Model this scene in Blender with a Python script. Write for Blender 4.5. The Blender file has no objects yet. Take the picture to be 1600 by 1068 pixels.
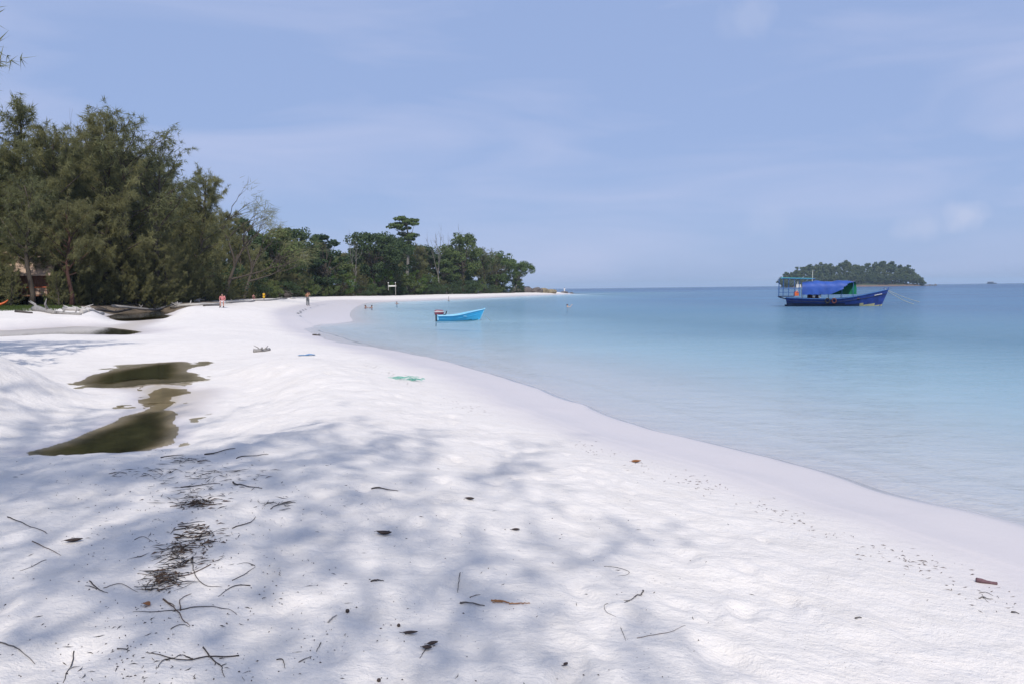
import bpy, math, random
import numpy as np
from mathutils import Vector, Matrix
R = math.radians
SC = bpy.context.scene
COL = SC.collection

# ------------------------------------------------------------------ camera, light, sky, exposure
F_PX, CX, CY = 1244.0, 800.0, 534.0
EYE = np.array([0.0, 0.0, 2.4])
PITCH, ROLL = R(3.78), R(0.70)
Fv = np.array([0, math.cos(PITCH), -math.sin(PITCH)])
U0 = np.array([0, math.sin(PITCH), math.cos(PITCH)])
R0 = np.array([1.0, 0, 0])
Rv = R0 * math.cos(ROLL) - U0 * math.sin(ROLL)
Uv = U0 * math.cos(ROLL) + R0 * math.sin(ROLL)
cam_d = bpy.data.cameras.new('camera')
cam_d.sensor_width, cam_d.lens = 36.0, 36.0 * F_PX / 1600.0
cam_d.clip_start, cam_d.clip_end = 0.05, 20000.0
cam = bpy.data.objects.new('camera', cam_d)
M4 = Matrix.Identity(4)
for i in range(3):
    M4[i][0], M4[i][1], M4[i][2], M4[i][3] = Rv[i], Uv[i], -Fv[i], EYE[i]
cam.matrix_world = M4
COL.objects.link(cam)
SC.camera = cam

SUN_EL, SUN_TO = 48.0, math.atan2(-0.10, 0.99)      # the sun stands behind the camera: light travels forward and down
SUN_STRENGTH, SKY_STRENGTH, EXPOSURE = 3.8, 0.1, 0.0
sun_d = bpy.data.lights.new('sun', 'SUN')
sun_d.energy, sun_d.angle, sun_d.color = SUN_STRENGTH, R(0.53), (1.0, 0.955, 0.89)
sun = bpy.data.objects.new('sun', sun_d)
ldir = Vector((math.sin(SUN_TO) * math.cos(R(SUN_EL)), math.cos(SUN_TO) * math.cos(R(SUN_EL)), -math.sin(R(SUN_EL))))
sun.rotation_euler = ldir.to_track_quat('-Z', 'Y').to_euler()
sun.location = (-20, -30, 60)
COL.objects.link(sun)

world = bpy.data.worlds.new('World')
SC.world = world
world.use_nodes = True
wn, wl = world.node_tree.nodes, world.node_tree.links
wn.clear()
def wnode(t, **kw):
    n = wn.new(t)
    for k, v in kw.items():
        setattr(n, k, v)
    return n
w_out = wnode('ShaderNodeOutputWorld')
w_bg = wnode('ShaderNodeBackground')
w_bg.inputs['Strength'].default_value = SKY_STRENGTH
w_sky = wnode('ShaderNodeTexSky', sky_type='NISHITA', sun_disc=False)
w_sky.sun_elevation = R(SUN_EL)
w_sky.sun_rotation = math.atan2(-ldir.x, -ldir.y)
w_sky.altitude, w_sky.air_density, w_sky.dust_density, w_sky.ozone_density = 0, 1.0, 0.6, 2.0
w_veil = wnode('ShaderNodeMix', data_type='RGBA')
w_veil.inputs[0].default_value = 0.84
w_veil.inputs[7].default_value = (3.45, 4.62, 7.75, 1)      # thin even veil of high tropical haze
wl.new(w_sky.outputs[0], w_veil.inputs[6])
w_tc = wnode('ShaderNodeTexCoord')
w_map = wnode('ShaderNodeMapping')
w_map.inputs['Scale'].default_value = (1.0, 1.0, 5.5)
w_map.inputs['Rotation'].default_value = (0.0, R(5), R(20))
wl.new(w_tc.outputs['Generated'], w_map.inputs[0])
w_n1 = wnode('ShaderNodeTexNoise')
w_n1.inputs['Scale'].default_value, w_n1.inputs['Detail'].default_value, w_n1.inputs['Roughness'].default_value = 2.6, 7, 0.5
w_n1.inputs['Distortion'].default_value = 0.5
wl.new(w_map.outputs[0], w_n1.inputs['Vector'])
w_r1 = wnode('ShaderNodeMapRange')
w_r1.inputs[1].default_value, w_r1.inputs[2].default_value, w_r1.inputs[3].default_value, w_r1.inputs[4].default_value = 0.42, 0.76, 0.0, 0.62
wl.new(w_n1.outputs[0], w_r1.inputs[0])
w_cl = wnode('ShaderNodeMix', data_type='RGBA')
w_cl.inputs[7].default_value = (5.7, 6.2, 8.5, 1)           # faint cirrus streaks
wl.new(w_r1.outputs[0], w_cl.inputs[0])
wl.new(w_veil.outputs[2], w_cl.inputs[6])
# one small cumulus low over the island: a noise-edged patch in the sky direction
def sky_puff(prev, direction, radius, stretch, amount, seed):
    sub = wnode('ShaderNodeVectorMath', operation='SUBTRACT'); sub.inputs[1].default_value = direction
    wl.new(w_tc.outputs['Generated'], sub.inputs[0])
    mul = wnode('ShaderNodeVectorMath', operation='MULTIPLY'); mul.inputs[1].default_value = (1, 1, stretch)
    wl.new(sub.outputs[0], mul.inputs[0])
    nz = wnode('ShaderNodeTexNoise'); nz.inputs['Scale'].default_value = 34.0; nz.inputs['Detail'].default_value = 6
    off = wnode('ShaderNodeVectorMath', operation='ADD'); off.inputs[1].default_value = (seed, seed, 0)
    wl.new(w_tc.outputs['Generated'], off.inputs[0]); wl.new(off.outputs[0], nz.inputs['Vector'])
    ln = wnode('ShaderNodeVectorMath', operation='LENGTH'); wl.new(mul.outputs[0], ln.inputs[0])
    mr = wnode('ShaderNodeMapRange'); mr.inputs[1].default_value, mr.inputs[2].default_value = 0.0, radius
    mr.inputs[3].default_value, mr.inputs[4].default_value = 1.0, 0.0
    wl.new(ln.outputs['Value'], mr.inputs[0])
    ad = wnode('ShaderNodeMath', operation='ADD'); wl.new(mr.outputs[0], ad.inputs[0]); wl.new(nz.outputs[0], ad.inputs[1])
    m2 = wnode('ShaderNodeMapRange'); m2.inputs[1].default_value, m2.inputs[2].default_value = 0.85, 1.35
    m2.inputs[3].default_value, m2.inputs[4].default_value = 0.0, amount
    wl.new(ad.outputs[0], m2.inputs[0])
    gate = wnode('ShaderNodeMath', operation='MULTIPLY'); wl.new(m2.outputs[0], gate.inputs[0])
    g2 = wnode('ShaderNodeMath', operation='MINIMUM'); g2.inputs[1].default_value = 0.3; wl.new(mr.outputs[0], g2.inputs[0])
    g3 = wnode('ShaderNodeMath', operation='MULTIPLY'); g3.inputs[1].default_value = 3.3; wl.new(g2.outputs[0], g3.inputs[0])
    wl.new(g3.outputs[0], gate.inputs[1])
    mx = wnode('ShaderNodeMix', data_type='RGBA'); mx.inputs[7].default_value = (6.0, 6.5, 8.4, 1)
    wl.new(gate.outputs[0], mx.inputs[0]); wl.new(prev.outputs[2], mx.inputs[6])
    return mx
def sky_dir(px, py):
    v = Fv + Rv * (px - CX) / F_PX + Uv * (CY - py) / F_PX
    return tuple(v / np.linalg.norm(v))
w_c = sky_puff(w_cl, sky_dir(1505, 338), 0.036, 1.0, 0.60, 3.0)
w_c = sky_puff(w_c, sky_dir(1440, 355), 0.050, 1.9, 0.36, 9.0)
w_c = sky_puff(w_c, sky_dir(1200, 345), 0.060, 1.5, 0.16, 5.0)
w_c = sky_puff(w_c, sky_dir(1170, 25), 0.055, 1.2, 0.24, 7.0)
wl.new(w_c.outputs[2], w_bg.inputs['Color'])
wl.new(w_bg.outputs[0], w_out.inputs['Surface'])

vs = SC.view_settings
vs.view_transform, vs.look, vs.exposure, vs.gamma, vs.use_curve_mapping = 'Standard', 'None', EXPOSURE, 1.0, False
SC.render.engine = 'CYCLES'
SC.cycles.max_bounces, SC.cycles.transparent_max_bounces = 8, 12
SC.cycles.caustics_reflective = SC.cycles.caustics_refractive = False

# ------------------------------------------------------------------ helpers
def ray(px, py):
    return Fv + Rv * (px - CX) / F_PX + Uv * (CY - py) / F_PX
def at_z(px, py, z=0.0):
    d = ray(px, py); t = (z - EYE[2]) / d[2]
    return EYE + d * t
def at_y(px, py, Y):
    d = ray(px, py); return EYE + d * (Y / d[1])

class MB:
    """collects faces for ONE mesh object"""
    def __init__(s): s.v, s.f = [], []
    def add(s, vs, fs):
        o = len(s.v); s.v += [tuple(p) for p in vs]; s.f += [tuple(i + o for i in f) for f in fs]; return s
    def box(s, c, d, rot=None):
        vs = [Vector((x * d[0] / 2, y * d[1] / 2, z * d[2] / 2)) for z in (-1, 1) for y in (-1, 1) for x in (-1, 1)]
        if rot is not None: vs = [rot @ p for p in vs]
        vs = [p + Vector(c) for p in vs]
        return s.add(vs, [(0, 2, 3, 1), (4, 5, 7, 6), (0, 1, 5, 4), (2, 6, 7, 3), (0, 4, 6, 2), (1, 3, 7, 5)])
    def tube(s, pts, rad, n=6, caps=True):
        pts = [Vector(p) for p in pts]
        if not hasattr(rad, '__len__'): rad = [rad] * len(pts)
        vs, fs = [], []
        up = Vector((0, 0, 1)); prev = None
        for i, p in enumerate(pts):
            t = (pts[min(i + 1, len(pts) - 1)] - pts[max(i - 1, 0)])
            t = t.normalized() if t.length > 1e-9 else up
            if prev is None:
                a = t.orthogonal().normalized()
            else:
                a = prev - t * prev.dot(t)
                a = a.normalized() if a.length > 1e-6 else t.orthogonal().normalized()
            prev = a; b = t.cross(a)
            for k in range(n):
                an = 2 * math.pi * k / n
                vs.append(p + (a * math.cos(an) + b * math.sin(an)) * rad[i])
        for i in range(len(pts) - 1):
            for k in range(n):
                k2 = (k + 1) % n
                fs.append((i * n + k, i * n + k2, (i + 1) * n + k2, (i + 1) * n + k))
        if caps:
            fs.append(tuple(range(n - 1, -1, -1))); fs.append(tuple((len(pts) - 1) * n + k for k in range(n)))
        return s.add(vs, fs)
    def grid(s, rows, closed=False):
        """rows: list of equal-length point lists, skinned"""
        n = len(rows[0]); vs = [p for r in rows for p in r]; fs = []
        for i in range(len(rows) - 1):
            for k in range(n - (0 if closed else 1)):
                k2 = (k + 1) % n
                fs.append((i * n + k, i * n + k2, (i + 1) * n + k2, (i + 1) * n + k))
        return s.add(vs, fs)
    def blob(s, c, r, n=10, m=7, jit=0.0, rnd=None):
        rows = []
        for i in range(m + 1):
            ph = math.pi * i / m
            row = []
            for k in range(n):
                th = 2 * math.pi * k / n
                j = 1 + (rnd.uniform(-jit, jit) if rnd and 0 < i < m else 0)
                row.append((c[0] + r[0] * j * math.sin(ph) * math.cos(th), c[1] + r[1] * j * math.sin(ph) * math.sin(th), c[2] - r[2] * j * math.cos(ph)))
            rows.append(row)
        return s.grid(rows, True)
    def build(s, name, mat, parent=None, smooth=False, loc=None):
        me = bpy.data.meshes.new(name)
        me.from_pydata([tuple(v) for v in s.v], [], s.f)
        me.validate()
        if mat: me.materials.append(mat)
        if smooth: me.polygons.foreach_set('use_smooth', [True] * len(me.polygons))
        return link(name, me, parent, loc)
def link(name, me, parent=None, loc=None):
    o = bpy.data.objects.new(name, me); COL.objects.link(o)
    if parent: o.parent = parent
    if loc is not None: o.location = tuple(loc)
    return o
def np_mesh(name, V, F, mat, smooth=False):
    V = np.ascontiguousarray(V, dtype=np.float32); F = np.ascontiguousarray(F, dtype=np.int32)
    me = bpy.data.meshes.new(name); k = F.shape[1]
    me.vertices.add(len(V)); me.vertices.foreach_set('co', V.ravel())
    me.loops.add(F.size); me.loops.foreach_set('vertex_index', F.ravel())
    me.polygons.add(len(F)); me.polygons.foreach_set('loop_start', np.arange(0, F.size, k, dtype=np.int32))
    if smooth: me.polygons.foreach_set('use_smooth', np.ones(len(F), dtype=bool))
    me.update(calc_edges=True)
    if mat: me.materials.append(mat)
    return me
def attr(me, name, vals):
    a = me.attributes.new(name, 'FLOAT', 'POINT'); a.data.foreach_set('value', np.asarray(vals, dtype=np.float32))
def tag(o, label=None, cat=None, group=None, kind=None):
    if label: o['label'] = label
    if cat: o['category'] = cat
    if group: o['group'] = group
    if kind: o['kind'] = kind
    return o
def thing(name, label, cat, loc=(0, 0, 0), rz=0.0, group=None):
    o = bpy.data.objects.new(name, None); COL.objects.link(o)
    o.location = tuple(loc); o.rotation_euler = (0, 0, rz); o.empty_display_size = 0.3
    return tag(o, label, cat, group)
def copy_tree(root):
    c = root.copy(); COL.objects.link(c)
    for ch in root.children:
        d = ch.copy(); COL.objects.link(d); d.parent = c
        for g in ch.children:
            e = g.copy(); COL.objects.link(e); e.parent = d
    return c

# ---- noise
def vnoise(x, y, seed=0):
    xi, yi = np.floor(x).astype(np.int64), np.floor(y).astype(np.int64)
    fx, fy = x - xi, y - yi
    fx, fy = fx * fx * fx * (fx * (fx * 6 - 15) + 10), fy * fy * fy * (fy * (fy * 6 - 15) + 10)
    def h(a, b):
        n = (a * 374761393 + b * 668265263 + seed * 982451653) & 0xffffffff
        n = ((n ^ (n >> 13)) * 1274126177) & 0xffffffff
        return ((n ^ (n >> 16)) & 0xffff) / 65535.0
    return (h(xi, yi) * (1 - fx) + h(xi + 1, yi) * fx) * (1 - fy) + (h(xi, yi + 1) * (1 - fx) + h(xi + 1, yi + 1) * fx) * fy
def fbm(x, y, o=4, seed=0):
    s, a, t = 0, 1.0, 0
    for i in range(o):
        s = s + a * (vnoise(x * 2 ** i + 17.3 * i, y * 2 ** i - 9.1 * i, seed + i) - 0.5); t += a; a *= 0.5
    return s / t
def sstep(a, b, x):
    t = np.clip((x - a) / (b - a), 0, 1); return t * t * (3 - 2 * t)

# ---- materials
class NT:
    def __init__(s, name):
        s.m = bpy.data.materials.new(name); s.m.use_nodes = True
        s.n, s.l = s.m.node_tree.nodes, s.m.node_tree.links; s.n.clear()
        s.out = s.n.new('ShaderNodeOutputMaterial')
    def node(s, t, **kw):
        n = s.n.new(t)
        for k, v in kw.items(): setattr(n, k, v)
        return n
    def put(s, sock, v):
        if isinstance(v, bpy.types.NodeSocket): s.l.new(v, sock)
        elif v is not None: sock.default_value = v if not (isinstance(v, tuple) and len(v) == 3 and sock.type == 'RGBA') else (*v, 1)
    def math(s, op, a, b=None, clamp=False):
        n = s.node('ShaderNodeMath', operation=op, use_clamp=clamp); s.put(n.inputs[0], a)
        if b is not None: s.put(n.inputs[1], b)
        return n.outputs[0]
    def mix(s, f, a, b, mode='MIX'):
        n = s.node('ShaderNodeMix', data_type='RGBA', blend_type=mode); s.put(n.inputs[0], f); s.put(n.inputs[6], a); s.put(n.inputs[7], b)
        return n.outputs[2]
    def noise(s, vec, scale, detail=4, rough=0.5, dist=0.0):
        n = s.node('ShaderNodeTexNoise'); s.put(n.inputs['Vector'], vec)
        n.inputs['Scale'].default_value, n.inputs['Detail'].default_value, n.inputs['Roughness'].default_value, n.inputs['Distortion'].default_value = scale, detail, rough, dist
        return n.outputs[0]
    def ramp(s, v, lo, hi, a=0.0, b=1.0):
        n = s.node('ShaderNodeMapRange'); s.put(n.inputs[0], v)
        n.inputs[1].default_value, n.inputs[2].default_value, n.inputs[3].default_value, n.inputs[4].default_value = lo, hi, a, b
        return n.outputs[0]
    def attr(s, name):
        return s.node('ShaderNodeAttribute', attribute_name=name).outputs['Fac']
    def pos(s): return s.node('ShaderNodeNewGeometry').outputs['Position']
    def obj(s): return s.node('ShaderNodeTexCoord').outputs['Object']
    def scaled(s, vec, sc):
        n = s.node('ShaderNodeVectorMath', operation='MULTIPLY'); s.put(n.inputs[0], vec); n.inputs[1].default_value = sc
        return n.outputs[0]
    def bump(s, h, strength, dist, normal=None):
        n = s.node('ShaderNodeBump'); s.put(n.inputs['Height'], h); n.inputs['Strength'].default_value = strength; n.inputs['Distance'].default_value = dist
        if normal is not None: s.put(n.inputs['Normal'], normal)
        return n.outputs[0]
    def principled(s, col, rough=0.7, normal=None, spec=0.3):
        p = s.node('ShaderNodeBsdfPrincipled'); s.put(p.inputs['Base Color'], col); s.put(p.inputs['Roughness'], rough)
        p.inputs['Specular IOR Level'].default_value = spec
        if normal is not None: s.put(p.inputs['Normal'], normal)
        s.l.new(p.outputs[0], s.out.inputs['Surface']); return s.m

def m_sand():
    t = NT('white_sand'); p = t.pos()
    wet, soil, grass, tan = t.attr('wet'), t.attr('soil'), t.attr('grass'), t.attr('tan')
    n1, n2, n3 = t.noise(p, 0.6, 5), t.noise(p, 9.0, 4), t.noise(p, 160.0, 2)
    col = t.mix(t.ramp(n1, 0.3, 0.7), (0.765, 0.710, 0.652), (0.73, 0.675, 0.622))
    col = t.mix(t.math('MULTIPLY', t.ramp(n2, 0.45, 0.75), 0.35), col, (0.70, 0.67, 0.65))
    col = t.mix(t.math('MULTIPLY', t.ramp(n3, 0.5, 0.75), 0.25), col, (0.60, 0.57, 0.55))
    n4 = t.noise(p, 2.6, 5, 0.6)
    col = t.mix(t.math('MULTIPLY', t.ramp(n4, 0.48, 0.72), 0.55), col, (0.64, 0.59, 0.535))
    # sparse dark grains and needle crumbs
    sp = t.node('ShaderNodeTexVoronoi', feature='F1'); sp.inputs['Scale'].default_value = 26.0; t.put(sp.inputs['Vector'], p)
    spk = t.math('MULTIPLY', t.math('LESS_THAN', sp.outputs['Distance'], 0.085), t.math('GREATER_THAN', t.noise(p, 1.6, 3), 0.50))
    col = t.mix(t.math('MULTIPLY', spk, 0.7), col, (0.16, 0.12, 0.10))
    col = t.mix(wet, col, t.mix(t.ramp(n1, 0.35, 0.7), (0.635, 0.575, 0.550), (0.605, 0.555, 0.535)))
    film = t.attr('film')
    col = t.mix(film, col, (0.40, 0.375, 0.37))
    col = t.mix(tan, col, t.mix(t.ramp(n2, 0.3, 0.7), (0.50, 0.42, 0.30), (0.40, 0.33, 0.23)))
    col = t.mix(soil, col, t.mix(t.ramp(t.noise(p, 1.5, 5), 0.35, 0.65), (0.10, 0.075, 0.05), (0.23, 0.18, 0.13)))
    col = t.mix(grass, col, t.mix(t.ramp(t.noise(p, 2.2, 4), 0.35, 0.65), (0.055, 0.085, 0.025), (0.10, 0.12, 0.045)))
    rough = t.math('SUBTRACT', 0.92, t.math('MULTIPLY', wet, 0.50))
    rough = t.math('SUBTRACT', rough, t.math('MULTIPLY', film, 0.36))
    dry = t.math('SUBTRACT', 1.0, t.math('MULTIPLY', wet, 0.9))
    hgt = t.math('ADD', t.math('MULTIPLY', t.noise(p, 7.0, 6, 0.6), 1.0), t.math('ADD', t.math('MULTIPLY', t.noise(p, 22.0, 4, 0.65), 0.42), t.math('MULTIPLY', t.noise(p, 75.0, 3, 0.6), 0.16)))
    nb = t.bump(t.math('MULTIPLY', hgt, dry), 0.65, 0.048)
    return t.principled(col, rough, nb, 0.25)

def m_sea():
    t = NT('sea_water'); p = t.pos(); d = t.attr('depth')
    body = t.node('ShaderNodeValToRGB'); cr = body.color_ramp
    cr.elements[0].position, cr.elements[0].color = 0.0, (0.58, 0.80, 0.88, 1)
    cr.elements[1].position, cr.elements[1].color = 1.0, (0.042, 0.085, 0.190, 1)
    for ps, c in ((0.045, (0.49, 0.77, 0.90)), (0.12, (0.180, 0.335, 0.435)), (0.28, (0.105, 0.195, 0.305))):
        e = cr.elements.new(ps); e.color = (*c, 1)
    t.put(body.inputs[0], t.math('MULTIPLY', d, 1 / 12.0, True))
    patch = t.noise(t.scaled(p, (0.5, 1.0, 1)), 0.035, 4, 0.55)
    bcol = t.mix(t.ramp(patch, 0.40, 0.68), body.outputs[0], t.mix(0.5, body.outputs[0], (0.10, 0.24, 0.37)))
    dif = t.node('ShaderNodeBsdfDiffuse'); t.put(dif.inputs[0], bcol)
    tr = t.node('ShaderNodeBsdfTransparent')
    t.put(tr.inputs[0], t.mix(t.math('MULTIPLY', d, 0.8, True), (0.985, 0.995, 1.0), (0.84, 0.965, 1.0)))
    a = t.math('SUBTRACT', 1.0, t.math('POWER', 2.718, t.math('MULTIPLY', d, -0.75)))
    mx = t.node('ShaderNodeMixShader'); t.put(mx.inputs[0], a); t.put(mx.inputs[1], tr.outputs[0]); t.put(mx.inputs[2], dif.outputs[0])
    h = t.math('ADD', t.noise(t.scaled(p, (0.8, 1.6, 1)), 1.1, 4, 0.6, 0.6), t.math('MULTIPLY', t.noise(t.scaled(p, (1, 1.7, 1)), 5.5, 3, 0.55, 0.8), 0.30))
    h = t.math('ADD', h, t.math('MULTIPLY', t.noise(t.scaled(p, (0.35, 1.0, 1)), 0.25, 3, 0.5), 1.6))
    nb = t.bump(h, 1.0, 0.125)
    gl = t.node('ShaderNodeBsdfGlossy'); gl.inputs['Roughness'].default_value = 0.06; t.put(gl.inputs['Normal'], nb)
    gl.inputs[0].default_value = (1, 1, 1, 1)
    fr = t.node('ShaderNodeFresnel'); fr.inputs['IOR'].default_value = 1.33; t.put(fr.inputs['Normal'], nb)
    f = t.math('MINIMUM', t.math('MULTIPLY', fr.outputs[0], 0.62), 0.34)
    m2 = t.node('ShaderNodeMixShader'); t.put(m2.inputs[0], f); t.put(m2.inputs[1], mx.outputs[0]); t.put(m2.inputs[2], gl.outputs[0])
    t.l.new(m2.outputs[0], t.out.inputs['Surface']); return t.m

def m_pool():
    t = NT('creek_water'); p = t.pos()
    dif = t.node('ShaderNodeBsdfDiffuse'); t.put(dif.inputs[0], t.mix(t.noise(p, 1.2, 4), (0.036, 0.036, 0.015), (0.062, 0.058, 0.026)))
    tr = t.node('ShaderNodeBsdfTransparent'); t.put(tr.inputs[0], t.mix(t.math('MULTIPLY', t.attr('depth'), 6.0, True), (0.90, 0.87, 0.78), (0.26, 0.24, 0.12)))
    mx = t.node('ShaderNodeMixShader'); t.put(mx.inputs[0], t.math('SUBTRACT', 0.96, t.math('POWER', 2.718, t.math('MULTIPLY', t.attr('depth'), -15.0)), True)); t.put(mx.inputs[1], tr.outputs[0]); t.put(mx.inputs[2], dif.outputs[0])
    gl = t.node('ShaderNodeBsdfGlossy'); gl.inputs['Roughness'].default_value = 0.03
    nb = t.bump(t.noise(t.scaled(p, (1, 2, 1)), 3.0, 3), 0.10, 0.03); t.put(gl.inputs['Normal'], nb)
    fr = t.node('ShaderNodeFresnel'); fr.inputs['IOR'].default_value = 1.33
    m2 = t.node('ShaderNodeMixShader'); t.put(m2.inputs[0], fr.outputs[0]); t.put(m2.inputs[1], mx.outputs[0]); t.put(m2.inputs[2], gl.outputs[0])
    t.l.new(m2.outputs[0], t.out.inputs['Surface']); return t.m

def m_leaf(name, c1, c2, c3, trans=0.35):
    t = NT(name); oi = t.node('ShaderNodeObjectInfo')
    n = t.noise(t.obj(), 0.75, 3, 0.6)
    col = t.mix(t.ramp(n, 0.42, 0.58), c1, c2)
    col = t.mix(t.math('MULTIPLY', oi.outputs['Random'], 0.65), col, c3)
    d = t.node('ShaderNodeBsdfDiffuse'); t.put(d.inputs[0], col)
    tl = t.node('ShaderNodeBsdfTranslucent'); t.put(tl.inputs[0], col)
    mx = t.node('ShaderNodeMixShader'); mx.inputs[0].default_value = trans; t.put(mx.inputs[1], d.outputs[0]); t.put(mx.inputs[2], tl.outputs[0])
    t.l.new(mx.outputs[0], t.out.inputs['Surface']); return t.m

def m_plain(name, c, rough=0.6, var=0.25, scale=6.0, bump=0.0, spec=0.3, c2=None):
    t = NT(name); o = t.obj()
    n = t.noise(o, scale, 5, 0.6)
    c2 = c2 or tuple(x * (1 - var) for x in c)
    col = t.mix(t.ramp(n, 0.35, 0.65), c, c2)
    return t.principled(col, rough, t.bump(t.noise(o, scale * 4, 4), bump, 0.02) if bump else None, spec)
def m_wood(name, c, c2, stretch=(14, 14, 14), bump=0.5):
    t = NT(name); o = t.obj()
    n = t.noise(t.scaled(o, stretch), 1.0, 6, 0.65, 0.6)
    col = t.mix(t.ramp(n, 0.32, 0.68), c, c2)
    return t.principled(col, 0.85, t.bump(n, bump, 0.01), 0.15)

M = {}
M['sand'] = m_sand(); M['sea'] = m_sea(); M['pool'] = m_pool()
M['needle'] = m_leaf('casuarina_needles', (0.310, 0.302, 0.138), (0.170, 0.174, 0.084), (0.245, 0.232, 0.115), 0.52)
M['needle_dark'] = m_leaf('dark_needles', (0.190, 0.200, 0.098), (0.125, 0.136, 0.070), (0.185, 0.188, 0.090))
M['broad'] = m_leaf('broad_leaves', (0.125, 0.172, 0.064), (0.085, 0.124, 0.050), (0.165, 0.185, 0.070))
M['broad_dark'] = m_leaf('dark_broad_leaves', (0.072, 0.106, 0.052), (0.054, 0.082, 0.044), (0.090, 0.118, 0.052))
M['bush'] = m_leaf('bright_bush_leaves', (0.105, 0.170, 0.038), (0.070, 0.125, 0.030), (0.11, 0.16, 0.04))
M['agave'] = m_leaf('bluish_blades', (0.10, 0.17, 0.115), (0.07, 0.13, 0.09), (0.09, 0.15, 0.08), 0.2)
M['grass'] = m_leaf('grass_blades', (0.075, 0.115, 0.030), (0.055, 0.085, 0.026), (0.10, 0.12, 0.04))
M['isle'] = m_leaf('island_leaves', (0.100, 0.135, 0.058), (0.068, 0.098, 0.046), (0.125, 0.135, 0.062))
M['bark'] = m_wood('bark', (0.105, 0.085, 0.068), (0.055, 0.045, 0.037), (3, 3, 1.0))
M['bark_pale'] = m_wood('pale_bark', (0.23, 0.21, 0.19), (0.13, 0.115, 0.10), (3, 3, 1.0))
M['bark_red'] = m_wood('red_bark', (0.085, 0.043, 0.033), (0.050, 0.028, 0.024), (3, 3, 1.0))
M['drift'] = m_wood('grey_driftwood', (0.36, 0.34, 0.32), (0.17, 0.155, 0.145), (2, 12, 12))
M['drift_dark'] = m_wood('dark_driftwood', (0.10, 0.085, 0.075), (0.05, 0.042, 0.038), (4, 10, 10))
M['drift_pale'] = m_wood('bleached_driftwood', (0.55, 0.52, 0.48), (0.33, 0.30, 0.27), (2, 12, 12))
M['twig'] = m_wood('dark_twig', (0.085, 0.070, 0.062), (0.04, 0.033, 0.030), (40, 40, 40))
M['twig_grey'] = m_wood('grey_twig', (0.16, 0.145, 0.135), (0.085, 0.075, 0.07), (40, 40, 40))
M['twig_brown'] = m_wood('brown_twig', (0.17, 0.115, 0.085), (0.09, 0.06, 0.045), (40, 40, 40))
M['twig_orange'] = m_wood('peeled_orange_wood', (0.50, 0.27, 0.13), (0.26, 0.125, 0.06), (14, 60, 60))
M['maroon_wood'] = m_wood('maroon_wood', (0.20, 0.12, 0.13), (0.12, 0.070, 0.080), (20, 60, 60))
M['leaf_brown'] = m_plain('brown_leaf', (0.33, 0.14, 0.05), 0.6, 0.4, 30)
M['leaf_dark'] = m_plain('dark_dead_leaf', (0.065, 0.045, 0.038), 0.7, 0.4, 30)
M['rock'] = m_plain('dark_boulder', (0.17, 0.145, 0.135), 0.9, 0.45, 0.6, 0.6)
M['rock_red'] = m_plain('reddish_rock', (0.24, 0.15, 0.115), 0.9, 0.4, 0.2, 0.6)
_t = NT('island_ground'); _z = _t.node('ShaderNodeSeparateXYZ'); _t.put(_z.inputs[0], _t.pos())
_n = _t.noise(_t.pos(), 0.12, 4)
M['isle_ground'] = _t.principled(_t.mix(_t.ramp(_t.math('ADD', _z.outputs[2], _t.math('MULTIPLY', _n, 2.0)), 2.2, 3.4), _t.mix(_n, (0.22, 0.135, 0.105), (0.13, 0.09, 0.075)), (0.055, 0.070, 0.035)), 0.9)
M['rock_tan'] = m_plain('tan_boulder', (0.30, 0.245, 0.16), 0.9, 0.45, 0.7, 0.6)
M['hull_blue'] = m_plain('worn_blue_hull', (0.018, 0.050, 0.245), 0.5, 0.45, 1.6, 0.1, 0.4)
M['hull_low'] = m_plain('dark_hull_bottom', (0.020, 0.035, 0.085), 0.6, 0.5, 2.0, 0.1)
M['hull_yellow'] = m_plain('yellowed_antifouling', (0.42, 0.40, 0.22), 0.7, 0.3, 3.0)
M['tarp'] = m_plain('blue_tarpaulin', (0.030, 0.090, 0.37), 0.55, 0.25, 1.2, 0.25, 0.35)
M['tarp_in'] = m_plain('green_tarpaulin', (0.008, 0.22, 0.105), 0.6, 0.3, 1.5, 0.2)
M['teal'] = m_plain('teal_paint', (0.03, 0.42, 0.42), 0.6, 0.3, 4)
M['deck'] = m_wood('deck_wood', (0.20, 0.13, 0.10), (0.11, 0.07, 0.055), (2, 14, 14))
M['post_blue'] = m_plain('blue_post_paint', (0.05, 0.14, 0.36), 0.6, 0.35, 5)
M['white'] = m_plain('weathered_white_paint', (0.72, 0.70, 0.66), 0.6, 0.2, 5)
M['orange'] = m_plain('orange_plastic', (0.62, 0.13, 0.035), 0.45, 0.2, 4)
M['redbrown'] = m_plain('red_brown_rubber', (0.13, 0.045, 0.05), 0.8, 0.4, 8)
M['rope'] = m_plain('pale_rope', (0.55, 0.56, 0.48), 0.9, 0.25, 30)
M['sky_hull'] = m_plain('light_blue_fibreglass', (0.055, 0.44, 0.74), 0.35, 0.12, 1.5, 0, 0.5)
M['sky_rim'] = m_plain('pale_blue_rim', (0.30, 0.62, 0.80), 0.4, 0.12, 3, 0, 0.5)
M['sky_low'] = m_plain('green_blue_bottom', (0.03, 0.22, 0.32), 0.5, 0.3, 2)
M['motor'] = m_plain('maroon_motor_cowl', (0.22, 0.055, 0.075), 0.35, 0.2, 6, 0, 0.5)
M['motor_white'] = m_plain('pale_motor_stripe', (0.55, 0.50, 0.50), 0.4, 0.15, 6)
M['black'] = m_plain('black_rubber', (0.022, 0.022, 0.025), 0.6, 0.2, 8)
M['skin'] = m_plain('tanned_skin', (0.33, 0.165, 0.105), 0.55, 0.12, 12)
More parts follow.
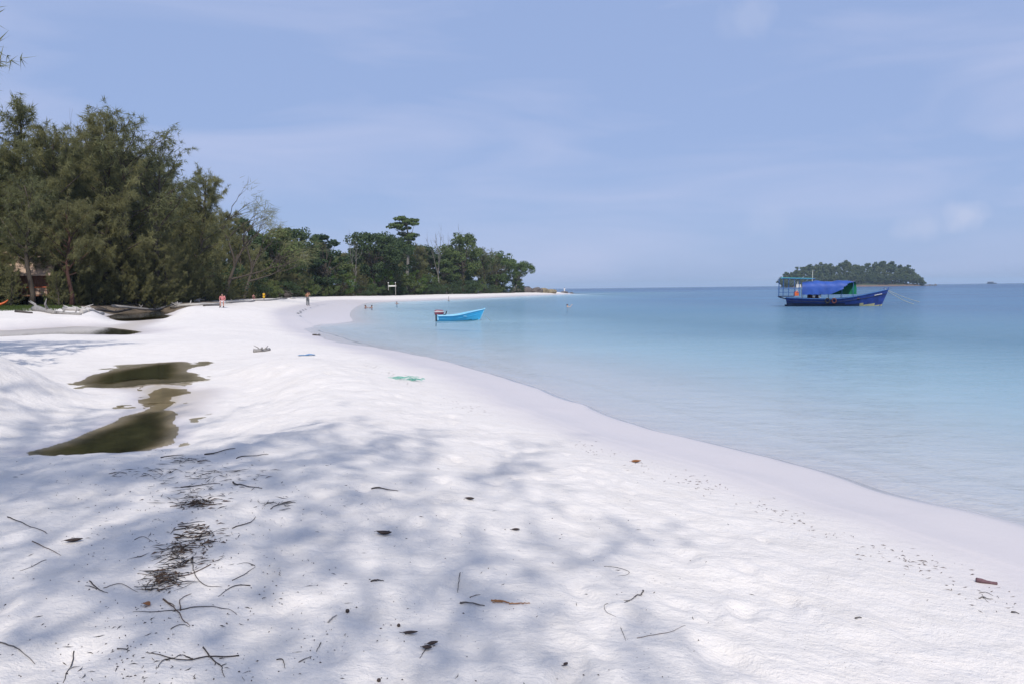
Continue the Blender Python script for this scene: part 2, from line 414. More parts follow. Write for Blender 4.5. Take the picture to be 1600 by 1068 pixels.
M['skin_pink'] = m_plain('sunburnt_skin', (0.48, 0.235, 0.185), 0.55, 0.12, 12)
M['skin_pale'] = m_plain('pale_skin', (0.56, 0.38, 0.29), 0.55, 0.1, 12)
M['hair'] = m_plain('dark_hair', (0.020, 0.014, 0.012), 0.6, 0.3, 30)
M['hair_red'] = m_plain('reddish_hair', (0.085, 0.018, 0.016), 0.6, 0.3, 30)
M['grey_cloth'] = m_plain('grey_cloth', (0.13, 0.14, 0.15), 0.9, 0.3, 14)
M['yellow_cloth'] = m_plain('yellow_cloth', (0.78, 0.47, 0.03), 0.85, 0.15, 10)
M['white_cloth'] = m_plain('white_cloth', (0.74, 0.74, 0.76), 0.9, 0.1, 10)
M['pink_cloth'] = m_plain('pink_cloth', (0.55, 0.20, 0.20), 0.9, 0.2, 10)
M['thatch'] = m_wood('dry_thatch', (0.50, 0.37, 0.28), (0.34, 0.245, 0.185), (14, 14, 3))
M['hut_wall'] = m_wood('hut_boards', (0.26, 0.13, 0.085), (0.16, 0.08, 0.055), (3, 3, 10))
M['net'] = m_plain('green_net', (0.20, 0.50, 0.40), 0.7, 0.2, 20)
M['blue_scrap'] = m_plain('blue_plastic', (0.12, 0.30, 0.55), 0.5, 0.2, 10)
M['dark_boat'] = m_plain('far_dark_hull', (0.035, 0.045, 0.10), 0.6, 0.2, 1)

# ------------------------------------------------------------------ terrain
SHORE_PX = [(1600, 822), (1469, 789), (1350, 757), (1250, 729), (1100, 690), (965, 653), (880, 621), (800, 593), (700, 566), (600, 541), (530, 522), (490, 510), (470, 501),
            (474, 493), (495, 484), (520, 478), (550, 474), (620, 471), (680, 468.6), (740, 466), (800, 463.2), (840, 461.4), (872, 460.2), (893, 459.4)]
sh = [at_z(*p)[:2] for p in SHORE_PX]
near = [(900, -6000), (60, -500), (20, -90), (11.5, -28), (9.2, -12), (7.6, -2), (6.3, 4)]
tip = sh[-1]
far = [(tip[0] + 1, tip[1] + 10), (tip[0] - 8, tip[1] + 22), (tip[0] - 45, tip[1] + 50), (-200, 560), (-700, 1500), (-3200, 6500)]
ctrl = np.array(near + [tuple(p) for p in sh] + far)
def catmull(P, n):
    out = []
    for i in range(len(P) - 1):
        p0, p1, p2, p3 = P[max(i - 1, 0)], P[i], P[i + 1], P[min(i + 2, len(P) - 1)]
        for k in range(n):
            t = k / n
            out.append(0.5 * ((2 * p1) + (-p0 + p2) * t + (2 * p0 - 5 * p1 + 4 * p2 - p3) * t * t + (-p0 + 3 * p1 - 3 * p2 + p3) * t ** 3))
    out.append(P[-1]); return np.array(out)
mid = catmull(ctrl[5:-4], 4)
SHORE = np.vstack([ctrl[:5], mid, ctrl[-4:]])
def seg_dist(x, y, P, signed=True):
    """distance to an open polyline; positive on its left"""
    best = np.full(x.shape, 1e12); sg = np.ones(x.shape)
    for a, b in zip(P[:-1], P[1:]):
        d = b - a; L2 = d @ d
        if L2 < 1e-9: continue
        t = np.clip(((x - a[0]) * d[0] + (y - a[1]) * d[1]) / L2, 0, 1)
        dx, dy = x - a[0] - t * d[0], y - a[1] - t * d[1]
        q = dx * dx + dy * dy
        m = q < best
        best = np.where(m, q, best)
        if signed: sg = np.where(m, np.where(d[0] * dy - d[1] * dx > 0, 1.0, -1.0), sg)
    r = np.sqrt(best); return r * sg if signed else r
def poly_dist(x, y, P):
    """signed distance to a closed polygon, negative inside"""
    Q = np.vstack([P, P[:1]])
    dist = seg_dist(x, y, Q, False)
    ins = np.zeros(x.shape, bool)
    for a, b in zip(Q[:-1], Q[1:]):
        c = (a[1] > y) != (b[1] > y)
        with np.errstate(divide='ignore', invalid='ignore'):
            xi = (b[0] - a[0]) * (y - a[1]) / (b[1] - a[1] + 1e-12) + a[0]
        ins ^= c & (x < xi)
    return np.where(ins, -dist, dist)

POOLS = [  # outline in picture pixels (turned into points of the pool's own level), level
    ([(40, 706), (62, 702), (105, 690), (160, 668), (200, 647), (232, 639), (268, 641), (278, 652), (274, 678), (258, 694), (225, 708), (170, 722), (120, 724), (80, 716)], 0.22),
    ([(135, 596), (152, 586), (185, 577), (240, 568), (279, 565), (286, 578), (284, 590), (262, 592), (215, 592), (165, 600)], 0.26),
    ([(-160, 522), (-60, 518), (20, 516), (120, 510), (160, 511), (200, 515), (222, 519), (200, 523), (120, 522), (40, 525), (-80, 530)], 0.36),
    ([(165, 494), (185, 490), (250, 486), (268, 488), (262, 491), (240, 494), (200, 497)], 0.62),
    ([(226, 642), (216, 628), (214, 612), (224, 602), (252, 598), (290, 603), (297, 613), (290, 626), (272, 636), (266, 643)], 0.222),
]
POOL_W = [np.array([at_z(px, py, z)[:2] for px, py in pts]) for pts, z in POOLS]
CREEK = np.array([at_z(px, py, 0.27)[:2] for px, py in [(255, 645), (262, 632), (283, 620), (292, 612), (255, 608), (225, 602), (235, 592)]])
CREEK2 = np.array([at_z(px, py, 0.5)[:2] for px, py in [(185, 516), (196, 508), (222, 502), (225, 496)]])
prof_d = np.array([-6000, -900, -300, -120, -60, -30, -12, -4, 0, 1.2, 2.8, 4.0, 6.0, 9.0, 16, 30, 60, 150, 400, 6000])
prof_z = np.array([-14, -13, -10, -6.0, -3.4, -1.75, -0.80, -0.26, 0, 0.15, 0.36, 0.52, 0.76, 0.86, 0.92, 1.10, 1.5, 2.6, 5, 8])
def prof(d):
    s = np.sign(d) * np.sqrt(np.abs(d)); sp = np.sign(prof_d) * np.sqrt(np.abs(prof_d))
    tb = np.linspace(sp[0], sp[-1], 6000); zt = np.interp(tb, sp, prof_z)
    k = np.hanning(17); k /= k.sum(); zt = np.convolve(np.pad(zt, 8, 'edge'), k, 'valid')
    return np.interp(s, tb, zt)
def terrain(x, y):
    d = seg_dist(x, y, SHORE)
    wob = fbm(x * 0.11, y * 0.11, 3, 5)
    d = d + wob * 1.4 * sstep(0.3, 6, d) + fbm(x * 0.5, y * 0.5, 3, 8) * 0.35
    z = prof(d)
    land = sstep(0.5, 6, d)
    z = z + land * (fbm(x * 0.16, y * 0.16, 4, 1) * 0.24)
    g = lambda cx, cy, rx, ry: np.exp(-((x - cx) / rx) ** 2 - ((y - cy) / ry) ** 2)
    z = z - 0.36 * g(-19, 36, 12, 10) - 0.12 * g(-12, 52, 16, 8) + 0.50 * g(-10.6, 15.3, 3.0, 1.9) - 0.38 * g(-13.8, 21.5, 4.2, 2.8) + 0.10 * g(-14, 29, 5, 3)
    z = z + 0.42 * sstep(50, 66, y) * sstep(-6, -16, x + 0.18 * (y - 60)) * (1 - sstep(150, 220, y))
    wet = np.maximum(1 - sstep(1.5, 3.4, d + fbm(x * 1.3, y * 1.3, 3, 77) * 0.6), 0) * (d > -3)
    wet = np.where(d <= -3, 1.0, wet)
    tan = np.zeros_like(x)
    for k_, (W, (pts, lv)) in enumerate(zip(POOL_W, POOLS)):
        c = W.mean(0); rad = np.abs(W - c).max() + 9
        m = (np.abs(x - c[0]) < rad) & (np.abs(y - c[1]) < rad)
        if not m.any(): continue
        e = poly_dist(x[m], y[m], W) + fbm(x[m] * 1.1, y[m] * 1.1, 3, 31) * 0.25
        wdt = 3.1 if k_ == 0 else (2.6 + 6.0 * sstep(20.5, 24.0, y[m]) if k_ == 1 else (3.2 if lv < 0.5 else 2.2))
        bank = lv - 0.005 + (z[m] - lv) * sstep(-0.1, wdt, e) ** 0.9
        zz = np.where(e > 0, np.maximum(bank, lv + 0.012 * sstep(0.05, 0.4, e)), lv - (0.30 if k_ != 4 else 0.045) * sstep(0, 1.2, -e) + (0.05 * fbm(x[m] * 1.6, y[m] * 0.9, 3, 19) if k_ == 4 else 0))
        z[m] = np.minimum(z[m], zz)
        w = 1 - sstep(0.0, 0.42 if k_ in (0, 1, 4) else 3.0, e)
        wet[m] = np.maximum(wet[m], w); tan[m] = np.maximum(tan[m], (1 - sstep(-0.3, 0.12, e)) * 0.8)
    for line, lv, wd in ((CREEK, 0.262, 0.55), (CREEK2, 0.42, 1.2)):
        m = (np.abs(x - line[:, 0].mean()) < 12) & (np.abs(y - line[:, 1].mean()) < 14)
        if m.any():
            e = seg_dist(x[m], y[m], line, False) + fbm(x[m] * 0.9, y[m] * 0.9, 3, 12) * 0.5
            k = sstep(wd, wd + 2.4, e)
            z[m] = np.where(z[m] > lv, lv + (z[m] - lv) * k, z[m])
            wet[m] = np.maximum(wet[m], (1 - sstep(wd * 0.6, wd + 0.6, e)) * 0.9)
            tan[m] = np.maximum(tan[m], (1 - sstep(0, wd + 0.4, e)) * 0.40)
    return z, d, wet, tan

RR = np.concatenate([np.geomspace(0.25, 2.3, 14), np.geomspace(2.36, 30, 380), np.geomspace(30.4, 430, 225), np.geomspace(450, 6200, 26)])
TH = np.concatenate([np.linspace(-180, -44.6, 46), np.linspace(-44, 44, 520), np.linspace(44.6, 179, 46)]) * math.pi / 180
rr, th = np.meshgrid(RR, TH, indexing='ij')
GX, GY = rr * np.sin(th), rr * np.cos(th)
GZ, GD, GW, GT = [a.reshape(rr.shape) for a in terrain(GX.ravel(), GY.ravel())]
dry = sstep(2.6, 4.2, GD) * (1 - GW)
nearf = 1 - sstep(14, 40, rr)
GZ += dry * nearf * (fbm(GX * 1.3, GY * 1.3, 3, 3) * 0.085 + fbm(GX * 4.5, GY * 4.5, 3, 4) * 0.028)
GZ += dry * sstep(14, 40, rr) * fbm(GX * 0.5, GY * 0.5, 3, 6) * 0.10
rnd = random.Random(11)
for i in range(520):        # trodden hollows and footprints in the dry sand
    r0 = rnd.uniform(2.6, 20) ** 1.0; t0 = R(rnd.uniform(-36, 20))
    cx_, cy_ = r0 * math.sin(t0), r0 * math.cos(t0)
    sz = rnd.uniform(0.09, 0.17); an = rnd.uniform(-0.6, 0.6); dep = rnd.uniform(0.012, 0.034)
    i0, i1 = np.searchsorted(RR, r0 - 0.5), np.searchsorted(RR, r0 + 0.5)
    j0, j1 = np.searchsorted(TH, t0 - 0.5 / r0), np.searchsorted(TH, t0 + 0.5 / r0)
    X_, Y_ = GX[i0:i1, j0:j1] - cx_, GY[i0:i1, j0:j1] - cy_
    u, v = X_ * math.cos(an) + Y_ * math.sin(an), (-X_ * math.sin(an) + Y_ * math.cos(an)) / 1.9
    q = np.sqrt(u * u + v * v) / (sz * 0.62)
    GZ[i0:i1, j0:j1] += dry[i0:i1, j0:j1] * 0.8 * dep * (-np.exp(-q ** 2 * 1.4) + 0.22 * np.exp(-((q - 1.45) / 0.42) ** 2))
def ground_z(x, y):
    r_, t_ = max(math.hypot(x, y), RR[0]), math.atan2(x, y)
    i = min(max(int(np.searchsorted(RR, r_)) - 1, 0), len(RR) - 2); j = min(max(int(np.searchsorted(TH, t_)) - 1, 0), len(TH) - 2)
    a, b = (r_ - RR[i]) / (RR[i + 1] - RR[i]), (t_ - TH[j]) / (TH[j + 1] - TH[j])
    a, b = min(max(a, 0), 1), min(max(b, 0), 1)
    return float((GZ[i, j] * (1 - b) + GZ[i, j + 1] * b) * (1 - a) + (GZ[i + 1, j] * (1 - b) + GZ[i + 1, j + 1] * b) * a)
def hit(px, py):
    """where the line of sight through a picture point meets the ground"""
    d = ray(px, py); lo, prev = 1.5, 1.5
    t = 1.5
    while t < 420:
        p = EYE + d * t
        if p[2] < ground_z(p[0], p[1]): break
        prev = t; t *= 1.015
    lo, hi = prev, t
    for _ in range(18):
        m = (lo + hi) / 2; p = EYE + d * m
        if p[2] < ground_z(p[0], p[1]): hi = m
        else: lo = m
    p = EYE + d * hi; return Vector((p[0], p[1], ground_z(p[0], p[1])))

# tree line (front edge of the wood) as picture column -> distance
TL_PX = np.array([-900, -300, -150, 0, 100, 250, 330, 400, 470, 540, 620, 700, 780, 828])
TL_Y = np.array([50, 64, 69, 71, 73, 82, 102, 134, 168, 198, 230, 260, 300, 326])
TL = np.array([at_y(p, 470, y_)[:2] for p, y_ in zip(TL_PX, TL_Y)])
tld = seg_dist(GX.ravel(), GY.ravel(), np.vstack([[TL[0] + (-600, -500)], TL, [TL[-1] + (8, 30)], [TL[-1] + (-200, 260)]])).reshape(rr.shape)
soil = sstep(-2.5, 1.5, tld + 7.0 * sstep(-20, -28, GX) * (1 - sstep(75, 110, GY)) + fbm(GX * 0.3, GY * 0.3, 3, 21) * 9) * (GD > 4)
gdist = np.hypot((GX + 44) / 9.5, (GY - 64) / 6.0)
grass_m = (1 - sstep(0.75, 1.05, gdist + fbm(GX * 0.4, GY * 0.4, 3, 22) * 0.5)) * (GD > 6)
nR, nT = rr.shape
V = np.stack([GX, GY, GZ], -1).reshape(-1, 3)
ii, jj = np.meshgrid(np.arange(nR - 1), np.arange(nT), indexing='ij')
j2 = (jj + 1) % nT
Fq = np.stack([ii * nT + jj, (ii + 1) * nT + jj, (ii + 1) * nT + j2, ii * nT + j2], -1).reshape(-1, 4)[:, ::-1]
me = np_mesh('sand_ground', V, Fq, M['sand'], True)
for nm, a in (('film', np.exp(-((GD - 0.10 - 0.25 * fbm(GX * 0.7, GY * 0.7, 2, 91)) / 0.11) ** 2) * sstep(0.30, 0.55, vnoise(GX * 0.45 + 7, GY * 0.3, 92)) * (1 - sstep(60, 160, rr))), ('wet', GW), ('soil', soil), ('grass', grass_m), ('tan', GT)): attr(me, nm, a.ravel())
bmf = MB()
go = link('beach_ground', me); tag(go, 'white sand beach with creek hollows and footprints running to the wooded point', kind='structure')

# sea: one sheet at level 0, cut away under the land
RRw = np.concatenate([np.geomspace(3.0, 40, 340), np.geomspace(41, 500, 130), np.geomspace(520, 6000, 40)])
THw = np.concatenate([np.linspace(-180, -42, 20), np.linspace(-40, 42, 260), np.linspace(44, 176, 34)]) * math.pi / 180
rw, tw = np.meshgrid(RRw, THw, indexing='ij')
WX, WY = rw * np.sin(tw), rw * np.cos(tw)
WZ, WD, _, _ = [a.reshape(rw.shape) for a in terrain(WX.ravel(), WY.ravel())]
ridge = np.exp(-((WD + 0.32) / 0.13) ** 2) * 0.045 * sstep(0.35, 0.6, vnoise(WX * 0.35 + 3, WY * 0.22, 51)) + np.exp(-((WD + 1.15 + 0.4 * fbm(WX * 0.4, WY * 0.4, 2, 53)) / 0.22) ** 2) * 0.022
swell = ridge * (1 - sstep(50, 120, rw)) + (fbm(WX * 0.9, WY * 1.6, 3, 41) * 0.030) * sstep(0, 3, -WD) * (1 - sstep(60, 140, rw))
wv = np.stack([WX, WY, swell], -1).reshape(-1, 3)
a_, b_ = rw.shape
ii, jj = np.meshgrid(np.arange(a_ - 1), np.arange(b_), indexing='ij'); j2 = (jj + 1) % b_
fw = np.stack([ii * b_ + jj, ii * b_ + j2, (ii + 1) * b_ + j2, (ii + 1) * b_ + jj], -1).reshape(-1, 4)
zf = WZ.ravel()[fw].min(1); df = WD.ravel()[fw].min(1)
fw = fw[(zf < 0.06) & (df < 2.5)]
used = np.unique(fw); remap = -np.ones(len(wv), int); remap[used] = np.arange(len(used))
me = np_mesh('sea', wv[used], remap[fw], M['sea'], True)
attr(me, 'depth', np.maximum(-WZ.ravel()[used] + swell.ravel()[used], 0))
so = link('sea', me); tag(so, 'clear turquoise sea deepening to blue at the horizon', kind='structure')
for i, (W, (pts, lv)) in enumerate(zip(POOL_W, POOLS)):
    x0_, x1_, y0_, y1_ = W[:, 0].min() - 1.2, W[:, 0].max() + 1.2, W[:, 1].min() - 1.2, W[:, 1].max() + 1.2
    st = max(0.10, (x1_ - x0_) / 170); ux, uy = np.meshgrid(np.arange(x0_, x1_, st), np.arange(y0_, y1_, max(st, (y1_ - y0_) / 170)), indexing='ij')
    gz = np.array([ground_z(a, b) for a, b in zip(ux.ravel(), uy.ravel())]); a_, b_ = ux.shape
    ii, jj = np.meshgrid(np.arange(a_ - 1), np.arange(b_ - 1), indexing='ij')
    fq = np.stack([ii * b_ + jj, (ii + 1) * b_ + jj, (ii + 1) * b_ + jj + 1, ii * b_ + jj + 1], -1).reshape(-1, 4)
    ed = poly_dist(ux.ravel(), uy.ravel(), W)
    fq = fq[(gz[fq].min(1) < lv + 0.01) & (ed[fq].min(1) < 0.9)]
    if i == 4: fq = fq[poly_dist(ux.ravel(), uy.ravel(), POOL_W[0])[fq].min(1) > 0.75]
    used = np.unique(fq); rm = -np.ones(len(gz), int); rm[used] = np.arange(len(used)); c = W.mean(0)
    pm = np_mesh('creek_pool', np.stack([ux.ravel()[used] - c[0], uy.ravel()[used] - c[1], np.zeros(len(used))], -1), rm[fq], M['pool'], True)
    attr(pm, 'depth', np.maximum(lv - gz[used], 0))
    o = link('creek_pool', pm, loc=(c[0], c[1], lv))
    tag(o, ['olive creek pool nearest the camera below the white mound', 'narrow olive creek pool behind the left sand mound', 'long dark creek channel across the back of the sand flat', 'small tan pool below the driftwood', 'shallow trickle joining the two olive pools'][i], kind='structure')

# ------------------------------------------------------------------ trees
def leaf_tris(P, D, L, W, rng):
    """n narrow triangles from points P along unit directions D, lengths L, widths W"""
    n = len(P); r = rng.normal(size=(n, 3)); s = np.cross(D, r); s /= np.linalg.norm(s, axis=1, keepdims=True) + 1e-9
    a, b = P - s * W[:, None] * 0.5, P + s * W[:, None] * 0.5
    c = P + D * L[:, None]
    V = np.stack([a, b, c], 1).reshape(-1, 3); return V, np.arange(3 * n).reshape(-1, 3)
def leaf_quads(P, Nn, S, rng, asp=0.55):
    n = len(P); r = rng.normal(size=(n, 3)); u = np.cross(Nn, r); u /= np.linalg.norm(u, axis=1, keepdims=True) + 1e-9
    w = np.cross(Nn, u); w /= np.linalg.norm(w, axis=1, keepdims=True) + 1e-9
    u = u * S[:, None] * 0.5; w = w * S[:, None] * 0.5 * asp
    V = np.stack([P - u, P - u * 0.1 - w, P + u, P - u * 0.1 + w], 1).reshape(-1, 3)
    return V, np.arange(4 * n).reshape(-1, 4)
def curve_pts(p, d, L, n, rng, wob, lift):
    pts = [np.array(p, float)]; d = np.array(d, float)
    for i in range(n):
        d = d + rng.normal(size=3) * wob + np.array([0, 0, lift]); d /= np.linalg.norm(d)
        pts.append(pts[-1] + d * L / n)
    return pts
H0 = 10.0     # every prototype is built 10 m tall and scaled where it stands
def casuarina(seed, base=0.12, rad=0.30, nl=34, dens=1.0, shape='round', lean=0.0, bark='bark', mat='needle', tri_w=0.030, name='casuarina_tree', droop=0.7, leaf_len=(0.18, 0.46), thin=1.0):
    rng = np.random.default_rng(seed); mb = MB()
    root = thing(name, 'x', 'tree')
    tp = [np.array([0, 0, -0.3])]
    dx, dy = rng.normal() * 0.05 + lean, rng.normal() * 0.05
    for i in range(1, 10):
        z = H0 * 0.98 * i / 9
        tp.append(np.array([dx * z + math.sin(i * 0.9 + seed) * 0.16, dy * z + math.cos(i * 1.1 + seed) * 0.16, z]))
    tr = [0.22 * (1 - i / 9.6) ** 0.9 + 0.012 for i in range(10)]; tr[0] *= 1.35; tr = [q * (1 if i < 2 else thin) for i, q in enumerate(tr)]
    mb.tube(tp, tr, 7)
    P, D = [], []
    for k in range(nl):
        t = base + (0.97 - base) * (k + rng.random()) / nl
        i = min(int(t * 9), 8); f = t * 9 - i; p = tp[i] * (1 - f) + tp[i + 1] * f
        if shape == 'round': pr = math.sin(math.pi * min(1, 0.22 + 0.80 * (t - base) / (1 - base) * 0.98)) ** 0.7
        elif shape == 'cone': pr = (1 - t) ** 0.75 * 1.15 + 0.06
        elif shape == 'fan': pr = 0.45 + 0.75 * t
        else: pr = 0.9 - 0.35 * t
        az = k * 2.399 + rng.normal() * 0.4; el = R(rng.uniform(8, 42)) + 0.35 * t
        L = H0 * rad * pr * rng.uniform(0.75, 1.25)
        d = (math.cos(az) * math.cos(el) + lean * 0.8, math.sin(az) * math.cos(el), math.sin(el))
        lp = curve_pts(p, d, L, 5, rng, 0.10, 0.05)
        mb.tube(lp, [thin * max(0.09 * (1 - t) * (1 - j / 6) + 0.014 * (1 - j / 7), 0.008) for j in range(6)], 4, False)
        ns = int(5 + L * 2.0)
        for q in range(ns):
            u = rng.uniform(0.18, 1.0) * 5; j = min(int(u), 4); sp = lp[j] * (1 - (u - j)) + lp[j + 1] * (u - j)
            dd = np.array(lp[min(j + 1, 5)]) - lp[j]; dd /= np.linalg.norm(dd)
            dd = dd + rng.normal(size=3) * 0.65; dd[2] += 0.12; dd /= np.linalg.norm(dd)
            sl = rng.uniform(0.45, 1.05)
            sc = curve_pts(sp, dd, sl, 3, rng, 0.12, -0.10)
            if q % 3 == 0: mb.tube(sc, [0.014, 0.010, 0.007, 0.004], 3, False)
            nn = max(2, int(15 * dens * rng.uniform(0.6, 1.3)))
            for m_ in range(nn):
                w = rng.random() * 3; j = min(int(w), 2)
                P.append(sc[j] * (1 - (w - j)) + sc[j + 1] * (w - j) + rng.normal(size=3) * 0.05); D.append(dd)
    P, D = np.array(P), np.array(D)
    n2 = 6
    P = np.repeat(P, n2, 0); D = np.repeat(D, n2, 0) * 0.55 + rng.normal(size=(len(P), 3)) * 0.45; D[:, 2] -= droop * rng.random(len(P)) * 1.3
    D /= np.linalg.norm(D, axis=1, keepdims=True)
    Vv, Ff = leaf_tris(P, D, rng.uniform(*leaf_len, len(P)), rng.uniform(0.6, 1.3, len(P)) * tri_w, rng)
    mb.build('trunk', M[bark], root, True)
    link('crown', np_mesh('crown', Vv, Ff, M[mat]), root)
    return root
def broadleaf(seed, shape='round', rad=0.36, base=0.28, lobes=46, per=95, leaf=(0.28, 0.5), bark='bark', mat='broad', name='broadleaf_tree', lean=0.0, lobe_r=0.95):
    rng = np.random.default_rng(seed); mb = MB(); root = thing(name, 'x', 'tree')
    th_ = H0 * (base + 0.30) if shape != 'umbrella' else H0 * 0.90
    tp = [np.array([lean * z + math.sin(z * 0.5 + seed) * 0.18, math.cos(z * 0.6 + seed) * 0.18, z]) for z in np.linspace(-0.3, th_, 8)]
    mb.tube(tp, [0.25 * (1 - i / 9) + 0.03 for i in range(8)], 7)
    P, N = [], []
    for k in range(lobes):
        if shape == 'round':
            v = rng.normal(size=3); v /= np.linalg.norm(v); q = rng.uniform(0.35, 1.0) ** 0.5
            zc = H0 * (1 + base) / 2; c = np.array([v[0] * H0 * rad * q, v[1] * H0 * rad * q, zc + v[2] * H0 * (1 - base) / 2 * q * 0.90])
            lr = np.array([1, 1, 0.75]) * lobe_r * rng.uniform(0.7, 1.25)
        elif shape == 'umbrella':
            tier = k % 4; zc = H0 * [0.95, 0.88, 0.76, 0.62][tier]; rr_ = H0 * rad * [0.80, 1.0, 0.62, 0.42][tier] * rng.uniform(0.7, 1.15)
            a = rng.uniform(0, 6.283); q = rng.uniform(0.15, 1) ** 0.6
            c = np.array([math.cos(a) * rr_ * q, math.sin(a) * rr_ * q, zc + rng.normal() * 0.22]); lr = np.array([1.0, 1.0, 0.34]) * lobe_r * rng.uniform(0.8, 1.2)
        elif shape == 'column':
            z = rng.uniform(base, 1) * H0; pr = math.sin(math.pi * min(0.98, 0.12 + 0.86 * (z / H0 - base) / (1 - base))) ** 0.6
            a = rng.uniform(0, 6.283); q = rng.uniform(0.2, 1) ** 0.5 * H0 * rad * pr
            c = np.array([math.cos(a) * q, math.sin(a) * q, z]); lr = np.array([1, 1, 0.8]) * lobe_r * 0.7 * rng.uniform(0.7, 1.2)
        c = c + np.array([lean * c[2], 0, 0])
        i = int(rng.integers(3, 8)) if shape != 'umbrella' else min(7, max(4, int(c[2] / th_ * 7)))
        s0 = tp[i]; midp = (s0 + c) / 2 + rng.normal(size=3) * 0.2 + np.array([0, 0, -0.15])
        mb.tube([s0, midp, c], [0.07, 0.045, 0.012], 4, False)
        v = rng.normal(size=(per, 3)); v /= np.linalg.norm(v, axis=1, keepdims=True)
        q = rng.uniform(0.25, 1.0, per) ** 0.45
        P.append(c + v * lr * q[:, None]); nn = v + rng.normal(size=(per, 3)) * 0.55; nn[:, 2] += 0.45; N.append(nn / np.linalg.norm(nn, axis=1, keepdims=True))
    P, N = np.concatenate(P), np.concatenate(N)
    Vv, Ff = leaf_quads(P, N, rng.uniform(*leaf, len(P)), rng)
    mb.build('trunk', M[bark], root, True)
    link('crown', np_mesh('crown', Vv, Ff, M[mat]), root)
    return root
def bare_tree(seed, lean=0.0, name='bare_tree', spread=0.8, wisps=0, bark='bark_pale'):
    rng = np.random.default_rng(seed); mb = MB(); root = thing(name, 'x', 'tree'); ends = []
    def grow(p, d, L, r, lv):
        pts = curve_pts(p, d, L, 4, rng, 0.10, 0.05)
        mb.tube(pts, [r * (1 - 0.16 * i) for i in range(5)], 5 if lv < 2 else 3, False)
        if lv >= 4: ends.append((pts[-1], pts[-1] - pts[-2])); return
        for q in range(3 if lv < 2 else 2):
            j = int(rng.integers(2, 5)); dd = np.array(d) + rng.normal(size=3) * spread * 0.55 + np.array([lean, 0, 0.15]); dd /= np.linalg.norm(dd)
            grow(pts[j], dd, L * rng.uniform(0.55, 0.82), r * 0.55, lv + 1)
    grow((0, 0, -0.3), (lean, 0, 1), H0 * 0.42, 0.17, 0)
    mx = max(e[0][2] for e in ends); k = H0 / mx
    mb.v = [(v[0] * k, v[1] * k, v[2] * k if v[2] > 0 else v[2]) for v in mb.v]
    mb.build('trunk', M[bark], root, True)
    if wisps:
        P = np.repeat(np.array([e[0] for e in ends]) * k, wisps, 0) + rng.normal(size=(len(ends) * wisps, 3)) * 0.22
        D = np.repeat(np.array([e[1] for e in ends]), wisps, 0); D = D / np.linalg.norm(D, axis=1, keepdims=True) + rng.normal(size=D.shape) * 0.5; D[:, 2] -= 0.4
        D /= np.linalg.norm(D, axis=1, keepdims=True)
        Vv, Ff = leaf_tris(P, D, rng.uniform(0.4, 0.8, len(P)), np.full(len(P), 0.035), rng)
        link('crown', np_mesh('crown', Vv, Ff, M['needle']), root)
    return root
PROTO = {}
def add_proto(k, o):
    zs = [c.data for c in o.children]
    top = max(float(np.percentile(np.array([v.co.z for v in d.vertices]), 99.9)) for d in zs)
    PROTO[k] = [o, False, top]
add_proto('cas_a', casuarina(1, 0.10, 0.34, 40, 1.0, 'round'))
add_proto('cas_b', casuarina(2, 0.08, 0.42, 38, 1.0, 'bushy'))
add_proto('cas_c', casuarina(3, 0.16, 0.30, 40, 0.95, 'round', 0.08))
add_proto('cas_d', casuarina(4, 0.12, 0.36, 34, 0.9, 'fan', mat='needle_dark'))
add_proto('cas_low', casuarina(5, 0.03, 0.62, 34, 1.1, 'bushy', droop=1.0))
add_proto('cas_low2', casuarina(6, 0.02, 0.70, 30, 1.1, 'round', droop=1.0))
add_proto('cas_spire', casuarina(7, 0.15, 0.20, 36, 0.7, 'cone', mat='needle_dark'))
add_proto('cas_airy', casuarina(8, 0.35, 0.36, 30, 0.42, 'round', 0.05, mat='needle_dark'))
add_proto('broad_a', broadleaf(11)); add_proto('broad_b', broadleaf(12, rad=0.44, base=0.2, mat='broad'))
add_proto('broad_c', broadleaf(13, 'column', 0.24, 0.15, 44, mat='broad_dark'))
add_proto('broad_d', broadleaf(14, rad=0.40, base=0.24, mat='broad_dark'))
add_proto('bush_a', broadleaf(15, rad=0.60, base=0.02, lobes=40, per=80, mat='bush'))
add_proto('under_a', broadleaf(16, rad=0.95, base=-0.08, lobes=56, per=95, mat='broad', name='shrub', lobe_r=1.5, leaf=(0.35, 0.75)))
add_proto('under_b', broadleaf(17, rad=1.05, base=-0.08, lobes=56, per=95, mat='broad_dark', name='shrub', lobe_r=1.6, leaf=(0.35, 0.75)))
add_proto('under_c', casuarina(18, 0.0, 1.0, 34, 1.3, 'bushy', droop=1.2, tri_w=0.06, leaf_len=(0.35, 0.8), name='young_casuarina'))
def place(kind, px, top, Y, wid=1.0, rz=None, label=None, group=None, cat='tree', label_free=False):
    p, used, top_ = PROTO[kind]; o = copy_tree(p) if used else p; PROTO[kind][1] = True
    if cat == 'tree' and px < 800 and Y > 55 and not label_free: Y = max(Y, float(np.interp(px, TL_PX, TL_Y)) + 2.0)
    w = at_y(px, 300, Y); zb = ground_z(w[0], w[1]); zt = at_y(px, top, Y)[2]
    s = max(zt - zb, 0.5) / top_
    o.location = (w[0], w[1], zb - 0.05); o.scale = (s * wid, s * wid, s)
    o.rotation_euler = (0, 0, rnd.uniform(0, 6.28) if rz is None else rz)
    if label: o['label'] = label
    if group: o['group'] = group
    o['category'] = cat
    return o
